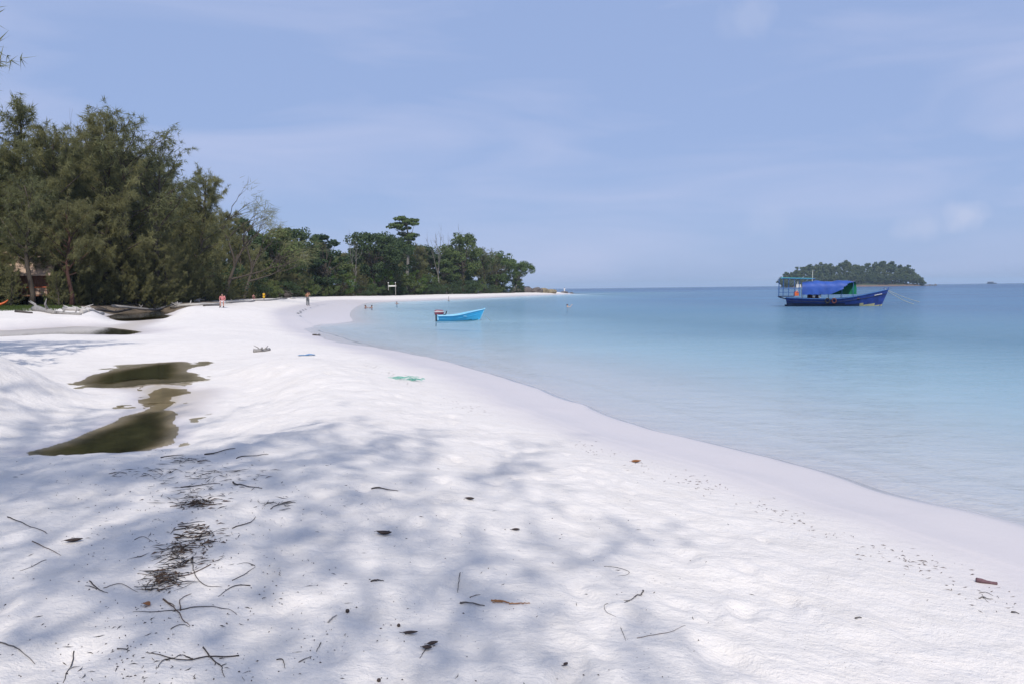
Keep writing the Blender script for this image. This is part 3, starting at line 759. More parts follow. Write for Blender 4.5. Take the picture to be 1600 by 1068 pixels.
# -- trees one can name
CASG = 'casuarinas at the left end of the beach'
place('cas_spire', 34, 148, 74, 1.05, label='slender spiky casuarina poking up above the crowns at the far left', group=CASG)
place('cas_airy', 200, 168, 68, 1.15, 0.4, label='tallest airy casuarina with sky showing through its open crown', group=CASG)
place('cas_airy', 232, 214, 71, 1.05, 2.6, label='airy casuarina whose right side hangs over the lower crowns, second tallest', group=CASG)
place('cas_a', 160, 176, 70, 0.9, label='dense tall casuarina left of the open airy crown', group=CASG)
place('cas_a', 95, 196, 72, 1.0, label='broad olive casuarina between the spiky one and the tallest one', group=CASG)
place('cas_d', 55, 205, 70, 1.0, label='dark casuarina just below the slender spiky treetop', group=CASG)
place('cas_b', -10, 200, 66, 1.0, label='wide olive casuarina cut by the left edge of the photo', group=CASG)
place('cas_b', 30, 262, 79, 0.95, label='mid-height olive casuarina hanging over the hut roof', group=CASG)
place('cas_c', 110, 285, 63, 1.0, label='olive casuarina with drooping branches above the red trunk', group=CASG)
place('cas_b', 205, 318, 64, 0.8, label='drooping olive casuarina in front of the tallest tree', group=CASG)
place('cas_c', 296, 262, 88, 0.9, 0.2, label='thin topped casuarina left of the wind-blown bare branches', group=CASG)
add_proto('wind', bare_tree(31, 0.45, 'windswept_tree', 0.85, 14, 'bark'))
place('wind', 338, 272, 86, 1.25, 0.0, label='wind-blown sparse tree with bare twigs sweeping to the right', group='sparse trees in the wood')
place('wind', 372, 300, 92, 1.1, 0.35, label='lower wind-blown tree with bare twigs at the edge of the tall crowns', group='sparse trees in the wood')
add_proto('bare', bare_tree(32, 0.05, 'bare_tree', 0.6))
place('bare', 118, 166, 96, 0.4, label='dead bare stem standing out above the left casuarinas', group='bare trees')
place('bare', 547, 358, 190, 0.6, label='pale bare sapling rising over the middle of the wood', group='bare trees')
place('bare', 684, 350, 262, 0.8, label='leafless pale tree right of the umbrella-shaped crown', group='bare trees')
place('bare', 714, 348, 275, 0.9, label='leafless pale tree highest on the right part of the point', group='bare trees')
add_proto('umb', broadleaf(33, 'umbrella', 0.185, 0.6, 40, 90, (0.22, 0.42), 'bark_pale', 'broad', 'umbrella_tree', lobe_r=0.62))
place('umb', 634, 338, 240, 1.0, label='tall flat-topped umbrella-shaped tree rising above the wooded point', group='trees on the wooded point')
place('broad_a', 722, 364, 268, 0.9, label='leafy crown between the two leafless trees', group='trees on the wooded point')
add_proto('lean', broadleaf(34, 'round', 0.34, 0.52, 30, 90, (0.3, 0.6), 'bark_pale', 'broad', 'leaning_tree', 0.42, 1.2))
place('lean', 801, 408, 318, 1.0, 0.0, label='lone leaning tree with thin pale trunk at the seaward tip', group='trees on the wooded point')
place('broad_c', 503, 366, 172, 1.5, label='dark pointed crown standing up in the middle of the wood')
place('broad_d', 583, 362, 215, 1.0, label='dark rounded crown left of the umbrella-shaped tree')
place('broad_d', 604, 367, 222, 0.9, label='smaller dark crown touching the left of the umbrella tree')
place('broad_d', 460, 355, 150, 0.8, label='dark tall crown at the left start of the far wood')
place('broad_a', 430, 357, 140, 1.0, label='rounded green crown right of the wind-blown twigs')
place('cas_airy', 757, 385, 292, 1.2, label='open feathery tree right of the leafless pair on the point')
place('broad_b', 775, 392, 300, 1.1, label='rounded green tree near the seaward end of the wood')
place('cas_airy', 40, 268, 70, 1.0, 1.1, label='thin casuarina hanging in front of the hut', group=CASG, label_free=True)
place('cas_low', 8, 400, 67.5, 0.8, 2.0, label='low olive casuarina bush left of the hut front', group=CASG, label_free=True)
place('cas_low2', 84, 418, 69, 0.7, 2.0, label='low olive casuarina bush right of the hut front', group=CASG, label_free=True)
# -- the rest of the wood in rows, front to back
SKY_PX = [-900, -150, 0, 60, 100, 170, 230, 262, 300, 360, 400, 420, 470, 500, 540, 570, 600, 640, 700, 740, 770, 800, 815, 826]
SKY_PY = [150, 190, 205, 205, 205, 195, 225, 268, 285, 310, 352, 362, 362, 374, 384, 374, 368, 366, 380, 378, 394, 407, 420, 436]
ANCH = [(-60, 'left of the thatched hut'), (75, 'beside the thatched hut'), (180, 'above the bluish spiky plants'), (300, 'behind the grey driftwood logs'), (395, 'behind the seated person'),
        (455, 'behind the person in yellow'), (530, 'above the standing walker'), (650, 'by the white crossbar frame'), (735, 'above the pale rocks on the point'), (900, 'at the seaward end of the point')]
fill = []
rnd = random.Random(5)
def row(tag_, x0, x1, step, dY, frac, jit, kinds, wid):
    x = x0
    while x < x1:
        if tag_ in ('front', 'low', 'rearward') and 12 < x < 84: x += 6; continue
        Y = float(np.interp(x, TL_PX, TL_Y)) + dY * (0.75 + 0.5 * rnd.random()) * (1 + max(x, 0) / 600)
        sky = float(np.interp(x, SKY_PX, SKY_PY)); w = at_y(x, 300, Y); base = CY - (Vector((w[0], w[1], ground_z(w[0], w[1]))) - Vector(EYE)).dot(Vector(Uv)) * F_PX / ((Vector((w[0], w[1], 1.3)) - Vector(EYE)).dot(Vector(Fv)))
        fr = min(frac * (1 + rnd.uniform(-jit, jit)), 0.97)
        top = base - (base - sky) * fr
        k = rnd.choice(kinds[0] if x < 385 + rnd.uniform(-20, 20) else (kinds[1] if x < 560 else kinds[2]))
        fill.append((x, tag_, k, place(k, x, top, Y, wid * rnd.uniform(0.85, 1.2), label_free=True)))
        x += step * rnd.uniform(0.8, 1.25) * (1.0 if x > 300 else 1.15)
row('front', -230, 820, 19, -0.3, 0.20, 0.4, (['under_c', 'under_c', 'under_c'], ['under_b', 'under_c', 'under_a'], ['under_a', 'under_b', 'under_b']), 1.0)
row('rearward', -200, 800, 24, 6, 0.24, 0.3, (['under_c', 'under_c'], ['under_b', 'under_a'], ['under_b', 'under_a']), 1.0)
row('hidden', -200, 790, 28, 14, 0.3, 0.3, (['under_b'], ['under_b'], ['under_b']), 1.1)
row('low', -230, 822, 27, 0.5, 0.40, 0.30, (['cas_low', 'cas_low2', 'cas_low'], ['cas_low', 'cas_low2', 'cas_low', 'bush_a'], ['broad_b', 'cas_low2', 'broad_b', 'bush_a', 'cas_low', 'broad_a']), 0.95)
row('mid-height', -210, 815, 30, 5, 0.66, 0.18, (['cas_b', 'cas_low', 'cas_a', 'cas_d'], ['cas_low', 'cas_b', 'broad_a', 'cas_low2'], ['broad_a', 'broad_b', 'broad_d', 'cas_b', 'cas_c']), 1.0)
row('tall', -190, 805, 30, 11, 0.88, 0.10, (['cas_a', 'cas_c', 'cas_d', 'cas_b'], ['broad_a', 'broad_d', 'cas_a', 'broad_c'], ['broad_a', 'broad_d', 'broad_b', 'cas_c', 'broad_c']), 1.05)
row('hindmost', -190, 800, 36, 19, 0.86, 0.10, (['cas_a', 'cas_b', 'cas_d'], ['broad_a', 'broad_d', 'cas_b'], ['broad_a', 'broad_d', 'broad_b']), 1.25)
KIND_W = {'cas': 'olive casuarina', 'bro': 'leafy tree', 'bus': 'bright green bush', 'und': 'green shrub'}
ORD = ['leftmost', 'second from left', 'third from left', 'fourth from left', 'fifth from left', 'sixth from left', 'seventh from left', 'eighth from left', 'ninth from left', 'tenth from left']
grp = {}
for x, tg, k, o in fill:
    an = next(a for lim, a in ANCH if x < lim)
    dk = 'dark ' if k in ('cas_d', 'broad_d', 'broad_c', 'under_b') else ''
    grp.setdefault((tg, dk + KIND_W[k[:3]], an), []).append((x, o))
for (tg, kw, an), lst in grp.items():
    lst.sort(key=lambda t: t[0])
    for i, (x, o) in enumerate(lst):
        o['label'] = f'{tg} {kw} {an}' if len(lst) == 1 else f'{tg} {kw} {an}, {ORD[i] if i < 10 else "rightmost"} of {len(lst)}'
        o['group'] = 'trees of the beach wood'
# -- unseen casuarinas, invented to shade the near sand; only a few twigs of one reach into the picture
SHADE = 'casuarinas shading the near sand'
def shade_tree(kind, x, y, h, wid, rz, label):
    p, used, top_ = PROTO[kind]; o = copy_tree(p) if used else p; PROTO[kind][1] = True
    o.location = (x, y, ground_z(x, y) - 0.05); s = h / top_; o.scale = (s * wid, s * wid, s); o.rotation_euler = (0, 0, rz)
    tag(o, label, 'tree', SHADE)
add_proto('cas_shade', casuarina(41, 0.42, 0.42, 42, 0.21, 'round', droop=0.6, tri_w=0.022, thin=0.24))  # trunk and limbs of these added trees are thinned to soften their shadows
add_proto('cas_shade2', casuarina(42, 0.45, 0.40, 40, 0.21, 'fan', droop=0.6, tri_w=0.022, thin=0.20))
shade_tree('cas_shade', -3.4, -6.6, 17.5, 0.66, 0.3, 'unseen tall casuarina added behind the camera, shading the near sand')
shade_tree('cas_shade2', -6.4, -4.9, 18.0, 0.62, 1.9, 'unseen tall casuarina added behind the camera to the left, shading the sand by the creek')
shade_tree('cas_shade', -5.0, -3.0, 18.5, 0.56, 5.2, 'unseen slim tall casuarina added left of the camera, shading the farther sand')
shade_tree('cas_shade', -9.9, 1.8, 16.0, 0.60, 2.2, 'unseen tall casuarina added left of the camera, shading the mound across the creek')
shade_tree('cas_shade', -2.3, -5.4, 17.5, 0.50, 3.3, 'second unseen tall casuarina added behind the camera, shading the litter trail')
shade_tree('cas_shade', -8.6, -1.6, 17.0, 0.60, 0.9, 'unseen tall casuarina added at the far left of the camera, shading the creek bank')
shade_tree('cas_shade2', 0.3, -5.6, 19.0, 0.40, 1.2, 'unseen slender tall casuarina added behind the camera, shading the right middle sand')
shade_tree('cas_airy', -16.3, 19.5, 13.5, 1.12, 4.4, 'casuarina whose twig tips hang into the top left corner')
# ------------------------------------------------------------------ island
ISL_Y = 1080.0
ic = at_y(1328, 440, ISL_Y); ILX, ILY = 98.0, 52.0
def isl_h(u, v):
    q = np.sqrt(u * u + v * v)
    return (1 - sstep(0.0, 1.0, q)) * 15.0 + 3.5 * (1 - sstep(0.86, 1.04, q)) - 2.0
uu, aa = np.meshgrid(np.linspace(0, 1.12, 22), np.linspace(0, 2 * math.pi, 72, endpoint=False), indexing='ij')
X_ = uu * np.cos(aa); Y_ = uu * np.sin(aa)
Zi = isl_h(X_, Y_) + (fbm(X_ * 7 + 3, Y_ * 7, 4, 55)) * 4.5 * (uu > 0.05) * (1 - sstep(1.0, 1.1, uu))
Vi = np.stack([X_ * ILX, Y_ * ILY, Zi], -1).reshape(-1, 3); n_ = 72
ii, jj = np.meshgrid(np.arange(21), np.arange(n_), indexing='ij'); j2 = (jj + 1) % n_
Fi = np.stack([ii * n_ + jj, (ii + 1) * n_ + jj, (ii + 1) * n_ + j2, ii * n_ + j2], -1).reshape(-1, 4)
isl = link('island_terrain', np_mesh('island_terrain', Vi, Fi, M['isle_ground'], False), loc=(ic[0], ic[1], 0)); tag(isl, 'low rocky islet with reddish shore under dense trees', kind='structure')
def islet_tree(seed, colm=False):
    rng = np.random.default_rng(seed); mb = MB()
    mb.tube([(0, 0, -1), (0.1, 0, 4), (0, 0.1, 7)], [0.3, 0.2, 0.08], 5)
    P, N = [], []
    for k in range(16):
        v = rng.normal(size=3); v /= np.linalg.norm(v); q = rng.uniform(0.3, 1) ** 0.5
        c = np.array([v[0] * (2.0 if colm else 4.2) * q, v[1] * (2.0 if colm else 4.2) * q, 6.0 + v[2] * (4.0 if colm else 3.4) * q])
        w = rng.normal(size=(42, 3)); w /= np.linalg.norm(w, axis=1, keepdims=True)
        P.append(c + w * np.array([1.5, 1.5, 1.1]) * rng.uniform(0.4, 1, (42, 1))); nn = w + rng.normal(size=w.shape) * 0.5; nn[:, 2] += 0.4; N.append(nn / np.linalg.norm(nn, axis=1, keepdims=True))
    P, N = np.concatenate(P), np.concatenate(N)
    Vv, Ff = leaf_quads(P, N, rng.uniform(0.7, 1.3, len(P)), rng, 0.7)
    o = len(mb.v); Vt = np.vstack([np.array([tuple(v) for v in mb.v]), Vv])
    me = bpy.data.meshes.new('island_tree'); fs = mb.f + [tuple(f + o) for f in Ff.tolist() for f in [np.array(f)]]
    me.from_pydata(Vt.tolist(), [], fs); me.materials.append(M['bark']); me.materials.append(M['isle'])
    me.polygons.foreach_set('material_index', [0] * len(mb.f) + [1] * len(Ff)); return me
ITM = [islet_tree(61), islet_tree(62), islet_tree(63, True), islet_tree(64)]
rnd = random.Random(9)
# outline of the islet's treetops: picture column -> row
IS_PX = [1213, 1222, 1238, 1255, 1272, 1290, 1302, 1316, 1326, 1338, 1352, 1364, 1375, 1388, 1398, 1412, 1420, 1430, 1438, 1444]
IS_PY = [436, 430, 422, 412, 409, 405, 410, 408, 404, 410, 411, 409, 404, 403, 410, 413, 416, 425, 431, 440]
itl = []
for rw_, (fv, fh, n_t) in enumerate(((-0.82, 0.50, 40), (-0.62, 0.62, 28), (-0.35, 0.82, 26), (0.0, 1.0, 30))):
    for k in range(n_t):
        px = 1216 + 226 * (k + 0.5 + rnd.uniform(-0.3, 0.3)) / n_t
        wx = at_y(px, 440, ISL_Y)[0] - ic[0]; u = wx / ILX
        if abs(u) > 0.985: continue
        v = fv * math.sqrt(max(1 - u * u, 0.02))
        zt = at_y(px, float(np.interp(px, IS_PX, IS_PY)), ISL_Y + v * ILY)[2] * (fh * rnd.uniform(0.90, 1.06))
        zb = float(isl_h(np.array(u), np.array(v)))
        h = zt - zb
        if h < 2.2: h = 2.2
        h = min(h, 19.0); zb2 = max(zb, zt - h) if zt - zb > 19 else zb
        itl.append((px, rw_, u, v, zb2, h))
o0 = {}
NTH = ['first', 'second', 'third', 'fourth', 'fifth', 'sixth', 'seventh', 'eighth', 'ninth', 'tenth', 'eleventh', 'twelfth', 'thirteenth', 'fourteenth', 'fifteenth', 'sixteenth', 'seventeenth', 'eighteenth', 'nineteenth', 'twentieth', 'twenty-first', 'twenty-second', 'twenty-third', 'twenty-fourth']
IW = ['on the shore of the islet', 'low on the islet slope', 'midway up the islet slope', 'along the islet ridge']
for rw_ in range(4):
    L_ = sorted([t for t in itl if t[1] == rw_])
    for k, (px, _, u, v, zb, h) in enumerate(L_):
        me = rnd.choice(ITM); o = link('island_tree', me); s = h / 10.2
        wd = max(s, 0.72 if h > 4 else 0.5) * rnd.uniform(0.9, 1.2)
        o.location = (ic[0] + u * ILX, ic[1] + v * ILY, zb - 0.3); o.scale = (wd, wd, s); o.rotation_euler = (0, 0, rnd.uniform(0, 6.28))
        half = k < (len(L_) + 1) // 2; nth = k if half else len(L_) - 1 - k
        side = 'left' if half else 'right'
        tag(o, f'green tree {IW[rw_]}, ' + (f'{NTH[nth]} from its {side} end' if nth else f'at its {side} end'), 'tree', 'trees covering the islet')
b = MB(); r_ = random.Random(3)
for k in range(6): b.blob((k * 3.4 - 7, r_.uniform(-1, 1), 0.0), (r_.uniform(1.6, 3), 2.0, r_.uniform(1.0, 2.4)), 8, 6, 0.18, r_)
w = at_y(1450, 443, ISL_Y); tag(b.build('rock', M['rock'], loc=(w[0], w[1], 0)), 'low dark rocks awash off the right end of the islet', 'rock')

# ------------------------------------------------------------------ sea haze
t_ = NT('haze'); pv = t_.node('ShaderNodeVolumePrincipled'); pv.inputs['Color'].default_value = (0.62, 0.82, 1.0, 1); pv.inputs['Density'].default_value = 0.00014; pv.inputs['Anisotropy'].default_value = 0.0
t_.l.new(pv.outputs[0], t_.out.inputs['Volume'])
hz_ = MB().box((0, 0, 14.5), (14400, 14400, 61)).build('haze', t_.m); tag(hz_, 'thin blue sea haze', kind='stuff')

# ------------------------------------------------------------------ big fishing boat
def big_boat():
    w = at_z(1303, 478.4, 0.0)
    t = thing('fishing_boat', 'blue wooden fishing boat with a blue tarpaulin canopy, anchored offshore', 'boat', (w[0], w[1], 0), R(-20)); t.scale = (0.86, 0.90, 1.0)
    K = 1.07
    NS = 26
    def sta(s):
        x = -5.5 + 10.9 * s
        b = 1.48 * (min(1, 0.80 + 0.9 * s) if s < 0.3 else 1) * (1 - max(0, (s - 0.50) / 0.5) ** 2.1) + 0.03
        z = 0.98 - 0.55 * s + 0.35 * s * s + 1.05 * max(0, (s - 0.42) / 0.58) ** 1.9
        k = -0.55 + 0.20 * max(0, (s - 0.7) / 0.3) ** 2
        return x, b, z, k
    def hull_pt(s, u, side, ins=0.0, zmax=None):
        x, b, z, k = sta(s); zz = k + (z - k) * u
        rake = 0.42 * max(0, (s - 0.72) / 0.28) ** 1.6 * max(0, zz) - 0.20 * max(0, (0.12 - s) / 0.12) * max(zz, 0)
        yy = max(b * min(1, u ** 0.48 * (0.92 + 0.08 * u)) - ins, 0.0)
        return ((x + rake) * K, side * yy, zz)
    def strip(u0, u1, ins=0.0):
        rows = []
        for i in range(NS + 1):
            s = i / NS
            row = [hull_pt(s, u0 + (u1 - u0) * j / 8, -1, ins) for j in range(8, -1, -1)] + [hull_pt(s, u0 + (u1 - u0) * j / 8, 1, ins) for j in range(0, 9)]
            rows.append(row)
        return rows
    mb = MB(); mb.grid(strip(0.0, 1.0)); 
    r0 = strip(0, 1.0)[0]; mb.add(r0, [tuple(range(len(r0)))])
    hull = mb.build('hull', None, t, True)
    # two-tone hull: blue topsides over a dark bottom, yellowed boot stripe at the bow
    hull.data.materials.append(M['hull_blue']); hull.data.materials.append(M['hull_low']); hull.data.materials.append(M['hull_yellow'])
    for p in hull.data.polygons:
        c = p.center
        zc = 0.30 - 0.012 * (c.x + 6)
        p.material_index = 0 if c.z > zc + 0.05 else (2 if c.x > 3.0 and c.z < 0.42 else 1)
    for sd in (-1, 1):
        pts = [Vector(hull_pt(i / 40, 1.0, sd)) + Vector((0, sd * 0.02, 0.01)) for i in range(41)]
        MB().tube(pts, 0.055, 6).build('gunwale', M['post_blue'], t, True)
        pts = [Vector(hull_pt(i / 40, 0.78, sd)) + Vector((0, sd * 0.03, 0)) for i in range(41)]
        MB().tube(pts, 0.035, 5).build('rubbing_strake', M['hull_low'], t, True)
    MB().tube([Vector(hull_pt(0.90 + 0.06 * i / 6, 0.84, -1)) + Vector((0, -0.03, 0)) for i in range(7)], 0.035, 5).build('name_stripe', M['white'], t)
    d = MB(); d.grid([[(hull_pt(i / 20, 0.80, -1, 0.06)[0], hull_pt(i / 20, 0.80, -1, 0.06)[1], sta(i / 20)[2] - 0.30), (hull_pt(i / 20, 0.80, 1, 0.06)[0], hull_pt(i / 20, 0.80, 1, 0.06)[1], sta(i / 20)[2] - 0.30)] for i in range(21)])
    d.build('deck', M['deck'], t)
    MB().tube([(5.35, 0, -0.35), (5.78, 0, 0.5), (6.25, 0, 1.45), (6.62, 0, 2.05)], [0.10, 0.10, 0.10, 0.07], 6).build('stem_post', M['hull_blue'], t, True)
    MB().tube([(6.05, -0.18, 1.95), (6.05, 0.18, 1.95)], 0.06, 6).build('bitt', M['hull_blue'], t)
    # arched canopy: blue sheet with a ragged near edge, green inside
    x0, x1 = -4.0, 2.45
    def arch(x, a):                     # a: -1 near side bottom .. 1 far side bottom
        hw = 1.42
        lim = 1.0
        th = a * math.pi / 2 * 1.0
        y = hw * math.copysign(abs(math.sin(th)) ** 0.62, a); z = 1.95 + 0.92 * abs(math.cos(th)) ** 0.85 + 0.06 * math.sin(x * 2.1) * (1 - abs(a)) + 0.03 * math.sin(5 * x + 3 * a)
        return y, z
    rows, rows_in = [], []
    for i in range(33):
        f = i / 32; x = x0 + (x1 - x0) * f
        row = []
        for j in range(25):
            a = -1 + 2 * j / 24; y, z = arch(x, a)
            xe = x + 0.30 * f * f * (a + 0.3)
            row.append((xe, y, z))
        # hanging near curtain, cut in a rising ragged line towards the front
        low = 1.34 + 0.03 * math.sin(i * 1.7) if f < 0.55 else 1.34 + (f - 0.55) / 0.45 * 1.05
        near_c = [(row[0][0], -1.44 - 0.03 * math.sin(i * 1.1), min(low + (1.95 - low) * q, 1.95) if low < 1.95 else 1.95 + 0.001 * q) for q in (0, 0.33, 0.66)]
        far_c = [(row[-1][0], 1.44, 1.95 - (0.62) * q) for q in (0.33, 0.66, 1.0)]
        rows.append(near_c + row + far_c)
    if True:
        # drop the near arch faces above the cut line at the front
        mb = MB(); n = len(rows[0]); vs = [p for r in rows for p in r]; fs = []
        for i in range(32):
            f = (i + 0.5) / 32; cut = 0 if f < 0.78 else int((f - 0.78) / 0.22 * 10)
            for k in range(n - 1):
                if k < 3 and rows[i][k][2] > 1.94 and rows[i + 1][k][2] > 1.94: continue
                if 3 <= k < 3 + cut: continue
                fs.append((i * n + k, i * n + k + 1, (i + 1) * n + k + 1, (i + 1) * n + k))
        mb.add(vs, fs); can = mb.build('canopy', M['tarp'], t, True)
        lin = MB(); fs2 = [f for f in fs if True]
        c0 = Vector((0, 0, 1.5))
        lin.add([(v[0] + (0.0), v[1] * 0.985, v[2] - 0.022) for v in vs], [f for f in fs if min(f) % n >= 12]); lin.build('canopy_lining', M['tarp_in'], t, True)
    for xh in (-3.9, -2.3, -0.7, 0.9, 2.3):
        pts = [(xh, -1.38, 0.75)] + [(xh, arch(xh, a)[0] * 0.965, arch(xh, a)[1] - 0.06) for a in np.linspace(-1, 1, 13)] + [(xh, 1.38, 0.75)]
        MB().tube(pts, 0.028, 5).build('canopy_hoop', M['post_blue'], t, True)
    MB().tube([(x0, 0, 2.80), (x1 + 0.1, 0, 2.80)], 0.03, 5).build('ridge_pole', M['deck'], t)
    # bulkhead and engine box under the canopy
    MB().box((-4.05, 0, 1.45), (0.06, 2.5, 1.0)).build('bulkhead', M['deck'], t)
    MB().box((-2.6, 0.1, 0.95), (1.5, 1.2, 0.75)).box((-2.6, 0.1, 1.36), (1.6, 1.3, 0.07)).build('engine_box', M['redbrown'], t)
    for xs in (-0.9, 0.9, 2.9): MB().box((xs, 0, 0.72 + 0.05 * max(xs, 0)), (0.28, 2.35, 0.06)).build('thwart', M['deck'], t)
    # stern platform on knees, posts and slatted roof
    pl = MB().box((-6.05, 0, 1.16), (2.1, 2.5, 0.09)); 
    for y in (-1.1, 0, 1.1): pl.tube([(-7.0, y, 1.1), (-5.6, y, 0.72)], 0.05, 5)
    pl.build('stern_platform', M['hull_low'], t)
    for xp in (-7.0, -6.45, -5.75, -5.0, -4.35):
        for y in (-1.18, 1.18): MB().tube([(xp, y, 1.15), (xp + 0.04, y, 3.22)], 0.032, 5).build('post', M['post_blue'], t)
    for z in (1.62, 2.05):
        MB().tube([(-7.05, -1.2, z), (-4.3, -1.2, z)], 0.022, 5).tube([(-7.05, 1.2, z), (-4.3, 1.2, z)], 0.022, 5).tube([(-7.02, -1.2, z), (-7.02, 1.2, z)], 0.022, 5).build('rail', M['post_blue'], t)
    for k in range(9):
        y = -1.35 + 2.7 * k / 8
        MB().tube([(-6.75 + 0.05 * (k % 3), y, 3.26 + 0.05 * (k % 2)), (-2.4 - 0.25 * (k % 3), y * 0.92, 3.12 + 0.05 * (k % 2))], 0.045, 5).build('roof_slat', M['teal' if k % 3 else 'post_blue'], t)
    for xp in (-6.6, -5.4, -4.2): MB().tube([(xp, -1.4, 3.22), (xp, 1.4, 3.22)], 0.035, 5).build('roof_beam', M['teal'], t)
    MB().tube([(-2.75, -0.4, 2.8), (-2.72, -0.4, 4.05)], 0.05, 6).tube([(-2.72, -0.4, 4.05), (-2.72, -0.4, 4.10)], 0.09, 6).build('mast_light_pole', M['rope'], t)
    ld = MB()
    for y in (-1.02, -0.55): ld.tube([(-4.75, y, 1.2), (-4.55, y, 2.95)], 0.03, 5)
    for z in (1.5, 1.85, 2.2, 2.55): ld.box((-4.72 + (z - 1.2) * 0.11, -0.785, z), (0.16, 0.47, 0.09))
    ld.build('ladder', M['white'], t)
    MB().box((-4.45, -0.95, 2.35), (0.62, 0.10, 0.34)).build('side_board', M['white'], t)
    for x, y, l, c in ((-0.05, -1.5, 'fender', 'redbrown'), (-0.85, -1.52, 'fender', 'black')):
        mb = MB(); ring = [[(x + (0.25 + 0.085 * math.cos(q)) * math.cos(a), -1.52 + 0.085 * math.sin(q) - 0.02, 0.62 + (0.25 + 0.085 * math.cos(q)) * math.sin(a)) for q in np.linspace(0, 2 * math.pi, 7)[:-1]] for a in np.linspace(0, 2 * math.pi, 17)]
        mb.grid(ring, True); f = mb.build(l, M[c], t, True)
        MB().tube([(x, -1.53, 0.86), (x, -1.46, 1.0)], 0.02, 4).build('lanyard', M['rope'], f)
    MB().box((-5.75, 0, 0.15), (0.08, 0.06, 1.0)).box((-6.0, 0, -0.1), (0.45, 0.05, 0.6)).build('rudder', M['hull_low'], t)
    mw = t.matrix_basis.copy(); mw = Matrix.Translation(t.location) @ Matrix.Rotation(R(-20), 4, 'Z') @ Matrix.Diagonal((0.86, 0.90, 1.0, 1.0))
    def on(x, y, z): return mw @ Vector((x, y, z))
    def drum(lbl, x, y, z, r, h, mat, name, cat, gr=None):
        b = MB(); b.tube([(0, 0, 0), (0, 0, 0.02), (0, 0, h * .33), (0, 0, h * .34), (0, 0, h * .66), (0, 0, h * .67), (0, 0, h)], [r * .96, r, r, r * 1.05, r * 1.05, r, r], 14)
        tt = thing(name, lbl, cat, on(x, y, z), 0, gr); b.build('body', M[mat], tt, True)
        MB().tube([(0, 0, h), (0, 0, h + 0.03)], [r * 1.04, r * 0.98], 14).build('lid', M[mat], tt)
        pts = [(r * math.cos(a), 0, h * 0.8 + r * 1.0 * math.sin(a)) for a in np.linspace(0, math.pi, 9)]
        MB().tube(pts, 0.012, 4).build('handle', M['black'], tt)
    drum('white bucket under the boat canopy, nearer the stern', -2.55, -1.05, 1.02, 0.17, 0.36, 'white', 'bucket', 'bucket', 'white buckets on the fishing boat')
    drum('white bucket under the boat canopy, nearer the bow', -1.82, -1.05, 1.00, 0.17, 0.36, 'white', 'bucket', 'bucket', 'white buckets on the fishing boat')
    b = MB(); b.box((0, 0, 0.24), (0.46, 0.36, 0.46)); b.box((0.05, 0, 0.52), (0.2, 0.07, 0.10)); 
    tt = thing('jerry_can', 'orange fuel can standing on the stern of the fishing boat', 'fuel can', on(-4.75, -1.0, 1.21)); b.build('body', M['orange'], tt)
    MB().tube([(-0.16, 0, 0.47), (-0.16, 0, 0.56)], 0.05, 8).build('cap', M['black'], tt)
    # two mooring lines from the bow down into the sea
    bow = on(6.05, 0, 1.95)
    for lab, px, py, sag in (('pale mooring line from the fishing boat bow, upper of the two', 1446, 474, 0.20), ('pale mooring line from the fishing boat bow, lower of the two', 1440, 478, 0.34)):
        e = at_z(px, py, -0.3); pts = []
        for i in range(17):
            q = i / 16; p = bow.lerp(Vector(e), q); p.z -= sag * math.sin(math.pi * q); pts.append(p - bow)
        tag(MB().tube(pts, 0.035, 5).build('mooring_line', M['rope'], loc=bow), lab, 'rope', 'mooring lines of the fishing boat')
big_boat()

